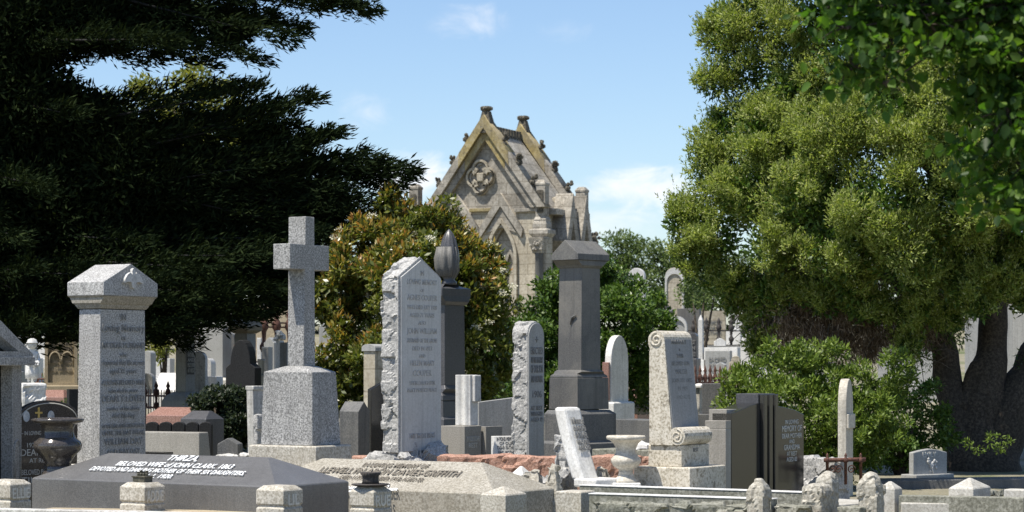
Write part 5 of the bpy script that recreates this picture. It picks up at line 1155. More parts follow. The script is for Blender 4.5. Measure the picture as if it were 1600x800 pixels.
# ================================================================== trees and shrubs
def leaf_mesh(name, P, D, L_, Wd, mat, parent, up=1.3):
    """one small rhombic face per leaf: P base points, D unit axis, L_ lengths, Wd widths"""
    n = len(P); A = RNG.normal(size=(n, 3)) * .75 + np.array([-.45, -.35, .85]) * up; S_ = np.cross(D, A); S_ /= np.linalg.norm(S_, axis=1)[:, None] + 1e-9
    L_ = L_[:, None]; Wd = Wd[:, None]
    V = np.empty((n, 4, 3)); V[:, 0] = P; V[:, 1] = P + D * L_ * .45 + S_ * Wd / 2; V[:, 2] = P + D * L_; V[:, 3] = P + D * L_ * .45 - S_ * Wd / 2
    me = bpy.data.meshes.new(name); me.vertices.add(n * 4); me.loops.add(n * 4); me.polygons.add(n)
    me.vertices.foreach_set('co', V.reshape(-1).astype(np.float32))
    me.loops.foreach_set('vertex_index', np.arange(n * 4, dtype=np.int32))
    me.polygons.foreach_set('loop_start', np.arange(0, n * 4, 4, dtype=np.int32))
    me.update(calc_edges=True); me.validate()
    return link(name, me, M[mat], parent)
def oval_leaves(name, P, D, L_, Wd, mat, parent):
    n = len(P); A = RNG.normal(size=(n, 3)) * .8 + np.array([-.3, -.3, .8]); S_ = np.cross(D, A); S_ /= np.linalg.norm(S_, axis=1)[:, None] + 1e-9; N_ = np.cross(S_, D)
    prof = ((0, 0, 0), (.22, .40, .10), (.55, .5, .13), (.85, .22, .05), (1, 0, -.06), (.85, -.22, .05), (.55, -.5, .13), (.22, -.40, .10))
    V = np.stack([P + D * (L_ * a)[:, None] + S_ * (Wd * b)[:, None] + N_ * (Wd * c)[:, None] for a, b, c in prof], axis=1)
    F_ = np.array([[0, 1, 2, 3, 4], [0, 4, 5, 6, 7]]); idx = (np.arange(n)[:, None, None] * 8 + F_[None]).reshape(-1)
    me = bpy.data.meshes.new(name); me.vertices.add(n * 8); me.loops.add(n * 10); me.polygons.add(n * 2)
    me.vertices.foreach_set('co', V.reshape(-1).astype(np.float32)); me.loops.foreach_set('vertex_index', idx.astype(np.int32))
    me.polygons.foreach_set('loop_start', np.arange(0, n * 10, 5, dtype=np.int32)); me.update(calc_edges=True); me.validate()
    return link(name, me, M[mat], parent)
def unit(n):
    v = RNG.normal(size=(n, 3)); return v / np.linalg.norm(v, axis=1)[:, None]
def clump_points(C, Rr, per, shell=.55, squash=.8, up=.3, out=.8, rnd=.7):
    """leaves spread through ball shaped clumps, denser towards their outsides"""
    C = np.asarray(C); Rr = np.asarray(Rr); n = len(C)
    cnt = np.maximum(3, (per * (Rr / Rr.mean()) ** 2).astype(int)); idx = np.repeat(np.arange(n), cnt); m = len(idx)
    d = unit(m); r = (shell + (1 - shell) * RNG.random(m) ** .8) * Rr[idx] * (1 + RNG.normal(size=m) * .10)
    off = d * r[:, None]; off[:, 2] *= squash
    D = d * out + RNG.normal(size=(m, 3)) * rnd; D[:, 2] += up; D /= np.linalg.norm(D, axis=1)[:, None]
    return C[idx] + off, D, idx
def lobes_to_clumps(lobes, rc, dens, keep=.5, inner=.0):
    """lobes: (x, y, z, r). clump centres sit over the surface of each lobe, not inside neighbours"""
    lob = np.array(lobes); out = []
    for i, (x, y, z, r) in enumerate(lob):
        n = int(dens * (r / rc) ** 2); d = unit(n); p = np.array([x, y, z]) + d * r * (1 + RNG.normal(size=n) * .10)[:, None] * np.array([1, 1, .92])
        q = np.linalg.norm(p[:, None, :] - lob[None, :, :3], axis=2) / lob[None, :, 3]; q[:, i] = 9
        out.append(p[(q > keep).all(axis=1)])
    return np.concatenate(out)
def sublobes(lobes, k, rs, seed=1):
    """billows: every lobe becomes a cluster of smaller ones over its surface"""
    r_ = np.random.default_rng(seed); out = []
    for x, y, z, r in lobes:
        d = r_.normal(size=(k, 3)); d /= np.linalg.norm(d, axis=1)[:, None]; d[:, 1] -= .25; d[:, 2] += .15
        for q in d: out.append((x + q[0] * r * .72, y + q[1] * r * .72, z + q[2] * r * .68, r * rs * r_.uniform(.75, 1.25)))
    return out
def px_lobes(L_, Y, yoff=0):
    return [((px - CX) / F * (Y + dy_), Y + dy_, zz(py, Y + dy_), sz(r, Y)) for px, py, r, dy_ in L_]

def shrub(name, label, cat, lobes, rc, dens, per, leaf, mat, base, part='foliage', group=None, shell=.4, stems=True, squash=.85, extra=None, up=.3, keep=.6, sub=0):
    cx, cy = base; g = gz(cy); o = empty(name, (cx, cy, g), 0); tag(o, label, cat, group)
    lob = [(x - cx, y - cy, z - g, r) for x, y, z, r in lobes]
    lob2 = sublobes(lob, 8, .46) if sub else lob
    C = lobes_to_clumps(lob2, rc, dens, keep + .08 * sub); C = C[C[:, 2] > .05]
    Rr = rc * RNG.uniform(.7, 1.3, len(C)); P, D, idx = clump_points(C, Rr, per, shell, squash, up)
    n = len(P); s = RNG.uniform(.7, 1.3, n)
    leaf_mesh(part, P, D, leaf[0] * s, leaf[1] * s, mat, o)
    if extra: extra(o, C, Rr, P)
    if stems:
        mb = MB(); zt = max(l[2] for l in lob)
        for k, l in enumerate(lob[:7]):
            mb.tube([(.05 * math.cos(k * 2), .05 * math.sin(k * 2), -.1), (l[0] * .35, l[1] * .35, l[2] * .45), (l[0], l[1], l[2])], [.07, .045, .012], 6)
        mb.build('stem', 'bark', o, 0, True)
    return o

# --- flowering photinia
Yp = 36.0
L_ = px_lobes([(655, 395, 72, 0), (600, 420, 62, -.2), (700, 380, 60, .1), (560, 470, 55, 0), (650, 470, 85, -.5), (730, 450, 66, 0), (545, 560, 55, .1), (620, 570, 80, -.4), (720, 550, 75, 0), (560, 620, 55, .1), (700, 620, 75, .1), (745, 500, 55, .2), (625, 360, 45, .2), (775, 470, 26, .3)], Yp)
def photinia_extra(o, C, Rr, P):
    zc = np.array([0, 0, 1.9]); dn = C - zc; dn /= np.linalg.norm(dn, axis=1)[:, None]
    w = np.clip(dn[:, 2] * .6 + .12 - dn[:, 0] * .3, 0, .55); sel = RNG.random(len(C)) < w
    c2 = C[sel]; Pp, Dd, _ = clump_points(c2 + np.array([0, 0, .05]), Rr[sel] * 1.02, 34, .7, .85, .9)
    n = len(Pp); s = RNG.uniform(.7, 1.25, n); leaf_mesh('young_leaves', Pp, Dd, .10 * s, .038 * s, 'photinia_red', o)
    w = np.clip(dn[:, 2] * .4 + .25 + dn[:, 0] * .25, 0, 1) * .14; sel = RNG.random(len(C)) < w
    c3 = C[sel] + dn[sel] * .15; Pp, Dd, _ = clump_points(c3, np.full(len(c3), .085), 55, .3, .55, .6)
    n = len(Pp); leaf_mesh('flower_heads', Pp, Dd, RNG.uniform(.022, .035, n), RNG.uniform(.02, .03, n), 'flower', o)
shrub('flowering_bush', 'rounded bush with bronze young leaves and cream flowers before the mausoleum', 'bush', L_, .12, 2.4, 62, (.10, .046), 'photinia', ((655 - CX) / F * Yp, Yp), extra=photinia_extra, sub=1)

# --- green bush behind the dark pillar
Yb = 40.0
L_ = px_lobes([(872, 490, 46, 0), (905, 455, 50, .2), (965, 450, 50, 0), (880, 530, 70, -.3), (960, 530, 72, -.2), (1000, 500, 45, 0), (838, 560, 46, 0), (920, 600, 80, 0), (990, 580, 55, .1), (840, 610, 60, 0), (1015, 505, 26, .1), (832, 515, 26, .2), (790, 600, 45, .6)], Yb)
shrub('green_bush', 'dense mid green bush filling the space behind the dark pillar', 'bush', L_, .13, 2.4, 70, (.085, .042), 'greenbush', ((910 - CX) / F * Yb, Yb), sub=1)
# --- bright green juniper-like bush at right
Yj = 30.2
L_ = px_lobes([(1180, 610, 42, 0), (1230, 590, 48, .2), (1300, 590, 52, .3), (1370, 600, 50, .2), (1210, 650, 55, -.2), (1280, 660, 62, -.2), (1350, 670, 60, .3), (1250, 700, 50, -.1), (1310, 710, 45, .5), (1150, 630, 24, .1), (1270, 560, 30, .5)], Yj)
shrub('low_green_bush', 'low spreading bright green bush around the thin white headstone', 'bush', L_, .10, 2.4, 64, (.07, .026), 'juniper', ((1300 - CX) / F * Yj, Yj + .2), squash=.8, up=.7, sub=1)
Yq = 34.3
L_ = px_lobes([(1390, 640, 40, 0), (1435, 640, 40, 0), (1400, 690, 46, 0), (1450, 690, 40, .1), (1360, 700, 42, 0), (1420, 725, 40, 0), (1350, 650, 36, 0), (1465, 650, 22, .1)], Yq)
shrub('shaded_bush', 'dark shaded bush between the thin white headstone and the big trunk', 'bush', L_, .11, 2.4, 60, (.07, .03), 'greenbush', ((1410 - CX) / F * Yq, Yq), sub=1)
# --- dark bush at left centre
Yd = 32.5
L_ = px_lobes([(335, 635, 26, 0), (350, 665, 34, 0), (368, 640, 30, .1), (325, 660, 20, .1), (372, 680, 30, 0), (345, 690, 26, 0)], Yd)
shrub('dark_bush', 'small very dark bush in the shade left of the cross', 'bush', L_, .11, 4.5, 120, (.06, .035), 'darkbush', ((350 - CX) / F * Yd, Yd))
# --- small things growing between the graves
L_ = px_lobes([(98, 520, 26, 0), (108, 560, 24, 0), (92, 600, 20, 0)], 52)
shrub('hedge_plant', 'light green shrub behind the golden gothic headstone', 'bush', L_, .2, 2.4, 60, (.1, .05), 'fartree', ((98 - CX) / F * 52, 52))
L_ = px_lobes([(256, 495, 20, 0), (262, 530, 24, 0), (250, 560, 18, 0)], 56)
shrub('hedge_plant', 'yellow green shrub behind the right edge of the tall pillar', 'bush', L_, .2, 2.4, 60, (.1, .05), 'yellowtree', ((256 - CX) / F * 56, 56))
L_ = px_lobes([(104, 640, 12, 0), (98, 655, 10, 0)], 30.5)
shrub('weed', 'thin green weed growing behind the large dark urn', 'plant', L_, .06, 2, 30, (.05, .015), 'fartree', ((102 - CX) / F * 30.5, 30.5), stems=True)
L_ = px_lobes([(1100, 450, 26, 0), (1082, 460, 20, 0), (1120, 440, 24, 0)], 62)
def rose_extra(o, C, Rr, P):
    c3 = C[RNG.random(len(C)) < .12]; Pp, Dd, _ = clump_points(c3, np.full(len(c3), .07), 30, .3, .8, .4)
    n = len(Pp); leaf_mesh('flower_heads', Pp, Dd, np.full(n, .05), np.full(n, .045), 'flower', o)
shrub('rose_bush', 'far rose bush with cream blooms beside the hooded arched headstone', 'bush', L_, .2, 2.4, 60, (.09, .05), 'fartree', ((1095 - CX) / F * 62, 62), extra=rose_extra)
L_ = px_lobes([(300, 643, 14, 0), (318, 646, 12, 0)], 35.2)
shrub('weed', 'pale green weed between the two red ledgers', 'plant', L_, .06, 2, 30, (.05, .015), 'fartree', ((308 - CX) / F * 35.2, 35.2), stems=False)
L_ = px_lobes([(1520, 700, 12, 0), (1560, 690, 16, .2)], 33)
shrub('weed', 'sparse weed at the foot of the big tree trunk', 'plant', L_, .07, 2, 25, (.06, .02), 'juniper', ((1540 - CX) / F * 33, 33), stems=False)

# --- distant trees
def far_tree(name, label, lobes, Y, rc, dens, per, leaf, mat, trunk_px):
    cx = (trunk_px - CX) / F * Y; g = gz(Y); o = empty(name, (cx, Y, g), 0); tag(o, label, 'tree')
    lob = [(x - cx, y - Y, z - g, r) for x, y, z, r in px_lobes(lobes, Y)]
    C = lobes_to_clumps(lob, rc, dens * 1.7, .6); Rr = rc * RNG.uniform(.7, 1.3, len(C)); P, D, _ = clump_points(C, Rr, per * 1.6, .4, .8)
    n = len(P); s = RNG.uniform(.7, 1.3, n); leaf_mesh('crown', P, D, leaf[0] * s, leaf[1] * s, mat, o)
    zt = np.mean([l[2] for l in lob]); mb = MB().tube([(0, 0, -.2), (.1, 0, zt * .5), (0, 0, zt)], [.3, .22, .08], 8)
    for l in lob[:6]: mb.tube([(.05, 0, zt * .45), ((l[0]) * .5, l[1] * .5, (l[2] + zt * .5) / 2), (l[0], l[1], l[2])], [.12, .08, .02], 6)
    mb.build('trunk', 'bark_pale', o, 0, True); return o
far_tree('distant_tree', 'far grey green tree on the skyline right of the mausoleum', [(960, 400, 34, 0), (1000, 410, 38, 0), (1035, 425, 32, 0), (975, 440, 42, -1), (1020, 455, 40, -1), (1055, 430, 26, .5), (940, 420, 24, 0), (1065, 470, 36, .5)], 95, .42, 2.4, 70, (.17, .07), 'fartree', 1000)
far_tree('distant_tree', 'yellow green tree showing through the gap in the cypress', [(270, 150, 50, 0), (320, 140, 34, 0), (360, 165, 36, 0), (300, 190, 60, 0), (380, 200, 40, 0), (230, 180, 50, 0), (340, 230, 60, 0), (260, 250, 70, 0), (400, 250, 40, 0), (180, 220, 60, 0)], 82, .5, 2.2, 65, (.2, .09), 'yellowtree', 290)
far_tree('distant_tree', 'dark green tree far behind the cypress boughs', [(60, 330, 110, 0), (180, 350, 100, 0), (300, 340, 90, 0), (400, 360, 80, 0), (480, 390, 70, 0), (120, 420, 80, 0), (260, 430, 80, 0), (400, 440, 70, 0), (0, 420, 90, 0), (540, 420, 50, 0), (30, 500, 60, 0), (150, 500, 60, 0), (270, 500, 60, 0), (390, 505, 50, 0), (480, 490, 55, 0), (560, 490, 50, 0)], 100, .7, 2.0, 70, (.26, .12), 'darkbush', 240)
far_tree('distant_tree', 'green tree far behind the big tree trunks at right', [(1150, 430, 50, 0), (1250, 420, 60, 0), (1350, 430, 60, 0), (1450, 420, 60, 0), (1560, 410, 70, 0), (1650, 430, 70, 0), (1200, 470, 40, 0), (1400, 470, 50, 0), (1520, 470, 50, 0), (1100, 500, 50, 0), (1200, 510, 55, 0), (1300, 505, 55, 0), (1400, 505, 55, 0), (1500, 505, 55, 0), (1600, 500, 60, 0), (1050, 490, 40, 0), (1690, 490, 60, 0)], 104, .6, 2.0, 60, (.24, .11), 'fartree', 1400)

# --- the big tree at right
def big_tree():
    Y = 36.0; bx = (1535 - CX) / F * Y; g = 0
    o = empty('large_tree', (bx, Y, g), 0); tag(o, 'large billowing grey green tree with several dark trunks at right', 'tree')
    L_ = [(1170, 20, 80, 0), (1260, 40, 90, -.6), (1170, 110, 70, 0), (1250, 140, 80, -.7), (1150, 205, 62, 0), (1200, 220, 80, -.6), (1310, 215, 95, -1.5), (1420, 190, 100, -2), (1520, 200, 100, -2), (1620, 220, 110, -1.5),
          (1120, 285, 58, 0), (1180, 300, 75, -.7), (1270, 310, 90, -1.5), (1380, 320, 95, -2.2), (1490, 320, 100, -2.2), (1600, 320, 100, -1.8),
          (1085, 340, 46, 0), (1120, 370, 60, -.3), (1210, 385, 70, -1), (1310, 390, 80, -1.8), (1410, 400, 80, -2.0), (1510, 395, 70, -1.6),
          (1100, 425, 44, 0), (1145, 445, 45, -.2), (1205, 455, 40, -.5), (1330, 445, 45, -1.4), (1440, 450, 45, -1.6), (1380, 490, 26, -1.2),
          (1350, 90, 100, -1.2), (1460, 80, 110, -1.5), (1570, 90, 110, -1), (1180, -80, 90, 0), (1300, -90, 120, -.5), (1430, -60, 120, -.5), (1560, -60, 120, 0), (1680, 0, 130, 0), (1300, -200, 130, .5), (1450, -200, 140, .5), (1580, -180, 140, .5),
          (1250, 200, 110, 1.5), (1400, 200, 130, 1.5), (1520, 250, 130, 1.5), (1300, 330, 100, 1.2), (1450, 60, 150, 1.8), (1180, 320, 70, 1), (1700, 150, 140, 1), (1700, 320, 110, .5), (1230, -240, 105, -6.8), (1320, -240, 105, -6.3), (1410, -240, 110, -5.6), (1200, 470, 46, -.3), (1185, 510, 36, -.1), (1255, 450, 40, -.8), (1150, 470, 36, 0), (1290, 470, 40, -1), (1350, 480, 44, -1.2), (1430, 490, 42, -1.3), (1480, 500, 36, -1), (1060, 350, 34, 0), (1075, 400, 36, 0), (1110, 240, 44, 0), (1130, 60, 50, 0), (1120, 130, 40, 0), (1500, 445, 46, -1.8), (1560, 430, 55, -1.5), (1605, 400, 60, -1.5), (1530, 480, 30, -1.6), (1610, 470, 40, -1.2), (1180, 540, 26, -.1), (1420, 540, 30, -1)]  # far-forward lobes above the frame are unseen, added to shade ground at right
    lob = [(x - bx, y - Y, z - g, r * .86) for x, y, z, r in px_lobes(L_, Y)]
    sub = np.array(sublobes(lob, 15, .40, 4)); big = np.array(lob)
    # billows: keep the small lobes that stand out of the big ones
    q = np.linalg.norm(sub[:, None, :3] - big[None, :, :3], axis=2) / big[None, :, 3]; sub = sub[(q > .60).all(axis=1) & (sub[:, 1] < 2.4)]
    sub = sub[RNG.random(len(sub)) < .86]; sub[:, 3] *= RNG.uniform(.7, 1.15, len(sub))
    P, D, idx = clump_points(sub[:, :3], sub[:, 3], 820, .40, .8, .6, .75, .6)
    w = np.array([noise.noise_vector(Vector(p) * 2.4)[:] for p in P]); P = P + w * np.array([.17, .17, .12])
    w2 = np.array([noise.noise(Vector(p) * 3.3 + Vector((9, 2, 5))) for p in P]); m_ = w2 > -.26; P, D = P[m_], D[m_]
    n = len(P); s = RNG.uniform(.6, 1.35, n); print('big tree billows', len(sub), n)
    leaf_mesh('crown', P, D, .064 * s, .021 * s, 'melaleuca', o)
    # upright shoots that break the outline
    c_ = sub[RNG.random(len(sub)) < .8]; k_ = 7; C3 = np.repeat(c_, k_, 0); d_ = unit(len(C3)); d_[:, 2] = np.abs(d_[:, 2]); B = C3[:, :3] + d_ * C3[:, 3:4] * .92
    ax = d_ * .5 + np.array([0, 0, .8]) + RNG.normal(size=d_.shape) * .3; ax /= np.linalg.norm(ax, axis=1)[:, None]; ln = RNG.uniform(.12, .30, len(B))
    m2 = 16; Bq = np.repeat(B, m2, 0); aq = np.repeat(ax, m2, 0); t_ = RNG.random(len(Bq)); P2 = Bq + aq * (t_ * np.repeat(ln, m2))[:, None]
    D2 = aq * .6 + RNG.normal(size=P2.shape) * .5; D2 /= np.linalg.norm(D2, axis=1)[:, None]; n2 = len(P2)
    leaf_mesh('shoots', P2, D2, RNG.uniform(.035, .065, n2), RNG.uniform(.014, .02, n2), 'melaleuca', o)
    # foliage deep inside, the crown's inner shade put into its darker leaf colour
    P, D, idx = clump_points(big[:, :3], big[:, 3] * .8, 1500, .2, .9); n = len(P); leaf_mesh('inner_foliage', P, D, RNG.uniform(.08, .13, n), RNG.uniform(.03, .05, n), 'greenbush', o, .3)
    # dry twigs hanging under the crown
    T = px_lobes([(1230, 400, 34, -.2), (1260, 440, 40, -.3), (1225, 470, 44, -.2), (1285, 480, 46, -.2), (1220, 520, 36, 0), (1275, 535, 36, -.1), (1330, 500, 34, -.2), (1320, 540, 26, 0), (1180, 490, 26, 0), (1360, 470, 40, -.2), (1240, 560, 20, .1), (1400, 500, 40, -.2), (1460, 490, 40, -.2), (1300, 510, 40, 0), (1340, 545, 30, .2), (1260, 500, 40, .4), (1390, 540, 34, .3), (1440, 520, 34, .3)], Y)
    C2 = lobes_to_clumps([(x - bx, y - Y, z - g, r) for x, y, z, r in T], .16, 3.2, .1); P, D, idx = clump_points(C2, np.full(len(C2), .17), 120, .2, 1.2, -.9, .4, .6)
    n = len(P); s = RNG.uniform(.5, 1.3, n); leaf_mesh('dead_twigs', P, D, .13 * s, .014 * s, 'deadtwig', o)
    T = px_lobes([(1190, 505, 22, 0), (1175, 470, 24, 0), (1205, 545, 22, 0), (1395, 520, 20, -.4), (1440, 560, 16, -.3), (1500, 520, 20, -.3), (1180, 430, 26, 0), (1590, 560, 14, .2)], Y)
    C2 = lobes_to_clumps([(x - bx, y - Y, z - g, r) for x, y, z, r in T], .13, 2.2, .3); P, D, idx = clump_points(C2, np.full(len(C2), .15), 60, .3, 1.0, -.3)
    n = len(P); s = RNG.uniform(.7, 1.3, n); leaf_mesh('low_sprays', P, D, .08 * s, .022 * s, 'greenbush', o)
    def tp(px, py, dy_=0): v = at(px, py, Y + dy_); return (v.x - bx, v.y - Y, v.z - g)
    def wig(pts, rad, mb, seg=11):
        P_ = []; R_ = []
        for i in range(len(pts) - 1):
            for k in range(5):
                f = k / 5; p = Vector(pts[i]).lerp(Vector(pts[i + 1]), f); P_.append(p + noise.noise_vector(p * 2.2) * .07); R_.append((rad[i] + (rad[i + 1] - rad[i]) * f) * (1 + .16 * noise.noise(p * 3)))
        P_.append(Vector(pts[-1])); R_.append(rad[-1]); mb.tube(P_, R_, seg)
    for pts, rad in (
        ([(1520, 752), (1502, 690), (1484, 600), (1474, 520), (1462, 440), (1440, 340), (1400, 200)], [.50, .34, .24, .19, .17, .13, .05]),
        ([(1535, 752), (1528, 660), (1548, 560), (1556, 480), (1568, 400), (1580, 300), (1560, 120)], [.50, .36, .26, .23, .22, .17, .05]),
        ([(1548, 752), (1560, 690), (1592, 610), (1625, 540), (1650, 440), (1670, 300)], [.46, .38, .30, .26, .2, .08]),
        ([(1500, 640), (1530, 580), (1560, 540)], [.14, .16, .14]),
        ([(1478, 560), (1440, 480), (1390, 430), (1320, 400)], [.12, .10, .07, .03]),
        ([(1500, 430), (1420, 380), (1300, 300), (1220, 250)], [.10, .09, .06, .02]),
        ([(1470, 480), (1380, 430), (1290, 440), (1230, 470)], [.08, .06, .045, .015]),
        ([(1560, 400), (1450, 260), (1300, 150)], [.12, .09, .03])):
        mb = MB(); wig([tp(px, py, .1 * i) for i, (px, py) in enumerate(pts)], rad, mb); mb.build('trunk', 'bark', o, 0, True)
    mb = MB(); rr = random.Random(3)
    for k in range(150):
        px, py = rr.uniform(1170, 1480), rr.uniform(380, 560); p = Vector(tp(px, py, rr.uniform(-.6, .3)))
        d = Vector((rr.uniform(-1, 1), rr.uniform(-.5, .5), rr.uniform(-1, .4))).normalized() * rr.uniform(.25, .7)
        mb.tube([p, p + d * .5 + Vector((0, 0, .05)), p + d], [.010, .007, .003], 4)
    mb.build('bare_branches', 'bark_pale', o, 0, True)
big_tree()

# --- the dark cypress at left
def cypress():
    tx, ty = -9.6, 38.5; o = empty('cypress_tree', (tx, ty, 0), 0); tag(o, 'huge dark cypress with feathery spreading boughs filling the left side', 'tree')
    boughs = []
    def tip(px, py, Y): v = at(px, py, Y); return Vector((v.x - tx, v.y - ty, v.z))
    rr = random.Random(11)
    # boughs whose tips make the outline against the sky
    for px, py, Y in ((582, 12, 36), (560, 20, 36.5), (535, 5, 36), (500, -6, 36), (470, 40, 37), (452, 60, 36), (410, 92, 37), (385, 88, 36), (330, 100, 37), (300, 70, 36), (250, 90, 37),
                      (492, 153, 36), (478, 158, 36.6), (450, 182, 36), (430, 165, 37), (400, 140, 36), (370, 130, 37), (530, 205, 36), (515, 212, 36.6), (500, 225, 36), (560, 238, 36.5), (585, 250, 36),
                      (643, 264, 36), (630, 270, 36.6), (622, 285, 36), (600, 296, 36.5), (590, 315, 36), (575, 335, 36), (570, 360, 36.5), (540, 370, 36), (560, 345, 37), (545, 300, 36), (520, 330, 37), (500, 360, 36), (480, 300, 37), (450, 250, 36), (470, 200, 37),
                      (510, 400, 36), (490, 430, 36.5), (480, 455, 36), (460, 470, 36.5), (440, 480, 36), (420, 492, 36.5), (400, 490, 35.5), (380, 500, 36), (350, 505, 36), (330, 510, 35.5), (300, 520, 36), (280, 505, 35), (250, 515, 36), (220, 520, 35.5), (180, 515, 36), (150, 510, 35), (120, 505, 36), (80, 512, 35), (50, 500, 36), (20, 515, 35), (-20, 500, 36),
                      (60, 470, 35), (110, 460, 35.5), (200, 480, 35), (300, 470, 35), (360, 460, 35), (420, 450, 35.5), (260, 440, 34.6), (150, 430, 34.6), (50, 420, 34.5), (340, 420, 34.8), (430, 400, 35)):
        boughs.append((tip(px, py, Y), 1.0))
    # the body of the tree: boughs all round, to the front, and the high crown out of the picture
    for k in range(300):
        an = rr.uniform(-PI, PI); z = 1.9 + 12.5 * rr.random() ** 1.25
        reach = (6.6 if z < 9 else 6.6 - (z - 9) * .7) * rr.uniform(.5, 1.0)
        x, y = reach * math.cos(an), reach * .78 * math.sin(an)
        px = CX + F * (x + tx) / (y + ty); py = HY - F * (z - CZ) / (y + ty)
        lim = 585 if py < 60 else 380 if py < 110 else 200 if py < 150 else 420 if py < 200 else 480 if py < 260 else 540
        if px > lim - 40: continue
        if 150 < px < 420 and 95 < py < 165: continue
        if (60 < py < 150 and px > 90) or (200 < px < 420 and 95 < py < 200): continue
        boughs.append((Vector((x, y, z)), rr.uniform(.7, 1.0)))
    PP, DD, SS = [], [], []
    wood = MB()
    for i, (T, sc_) in enumerate(boughs):
        reach = math.hypot(T.x, T.y); z0 = T.z + reach * rr.uniform(-.05, .22) + .2
        if i < 62:      # the boughs of the outline leave a gap of sky between the upper and the lower tiers
            py_ = HY - F * (T.z - CZ) / (T.y + ty)
            if py_ < 112: z0 = T.z + reach * rr.uniform(.16, .30)
            elif py_ < 260: z0 = T.z - reach * rr.uniform(.10, .26)
        A = Vector((0, 0, max(1.2, z0))); mid = A.lerp(T, .55) + Vector((0, 0, reach * .03 * rr.uniform(-1, 1)))
        def curve(s): return A * ((1 - s) ** 2) + mid * (2 * s * (1 - s)) + T * (s * s)
        wood.tube([curve(s) for s in (0, .3, .6, .85)], [.07, .04, .02, .008], 5)
        n = int(2200 * sc_ * max(.5, reach / 6)); s = RNG.uniform(.16, 1, n) ** .85
        c = ((1 - s) ** 2)[:, None] * np.array(A) + (2 * s * (1 - s))[:, None] * np.array(mid) + (s * s)[:, None] * np.array(T)
        tg = np.array((T - A).normalized()); lat = np.cross(tg, [0, 0, 1.]); lat /= np.linalg.norm(lat); upv = np.cross(lat, tg)
        w = .62 * np.clip(1.04 - s, 0, 1) ** .55 * np.clip(s * 3, .3, 1) * sc_
        # sprays: foliage gathered on side twigs
        nt_ = 26; tw = RNG.integers(0, nt_, n); ts = np.linspace(.2, 1, nt_)[tw]; side = np.where(tw % 2 == 0, 1., -1.)
        ang = RNG.normal(size=nt_)[tw] * .75
        u = RNG.random(n) ** .8
        s2 = np.clip(ts + RNG.normal(size=n) * .018, .1, 1)
        c = ((1 - s2) ** 2)[:, None] * np.array(A) + (2 * s2 * (1 - s2))[:, None] * np.array(mid) + (s2 * s2)[:, None] * np.array(T)
        w = .72 * np.clip(1.03 - s2, 0, 1) ** .5 * sc_
        dirw = (lat[None] * (side * np.cos(ang))[:, None] + upv[None] * (np.sin(ang) * .7)[:, None]) * .75 + tg[None] * .65
        p = c + dirw * (u * w)[:, None] + RNG.normal(size=(n, 3)) * .06
        p[:, 2] += .10 * u * w
        d = dirw * .7 + tg[None] * .5 + RNG.normal(size=(n, 3)) * .38; d[:, 2] += .25; d /= np.linalg.norm(d, axis=1)[:, None]
        PP.append(p); DD.append(d)
    P = np.concatenate(PP); D = np.concatenate(DD); n = len(P); s = RNG.uniform(.6, 1.3, n)
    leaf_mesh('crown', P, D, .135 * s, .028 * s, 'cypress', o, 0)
    # the dense dark heart of the tree
    L_ = [(40, 40, 110, 0), (150, 30, 80, 0), (260, 30, 60, 0), (360, 40, 44, 0), (30, 170, 120, 0), (120, 200, 90, 0), (200, 270, 110, 0), (310, 290, 90, 0), (400, 300, 75, 0), (470, 320, 60, 0), (520, 320, 36, 0), (60, 330, 130, 0), (180, 390, 100, 0), (300, 400, 85, 0), (400, 400, 70, 0), (470, 410, 44, 0), (100, 460, 50, 0), (240, 470, 44, 0), (340, 465, 40, 0), (20, 450, 60, 0), (420, 220, 40, 0), (440, 460, 30, 0), (-60, 100, 140, 0), (-60, 300, 140, 0)]
    lob = [(x - tx, y - ty, z, r * .9) for x, y, z, r in px_lobes(L_, 37.5)]
    P2, D2, _ = clump_points([l[:3] for l in lob], [l[3] for l in lob], 7000, .15, .8, .2, .8, .7); n2 = len(P2)
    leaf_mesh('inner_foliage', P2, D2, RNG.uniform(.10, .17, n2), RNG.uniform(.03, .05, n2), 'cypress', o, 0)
    wood.build('branches', 'matte_black', o, 0, True)
    MB().tube([(0, 0, -.2), (.1, 0, 3), (0, .1, 7), (.1, 0, 12), (0, 0, 15)], [.7, .5, .4, .2, .05], 12).build('trunk', 'bark', o, 0, True)
    print('cypress leaves', n, 'boughs', len(boughs))
cypress()

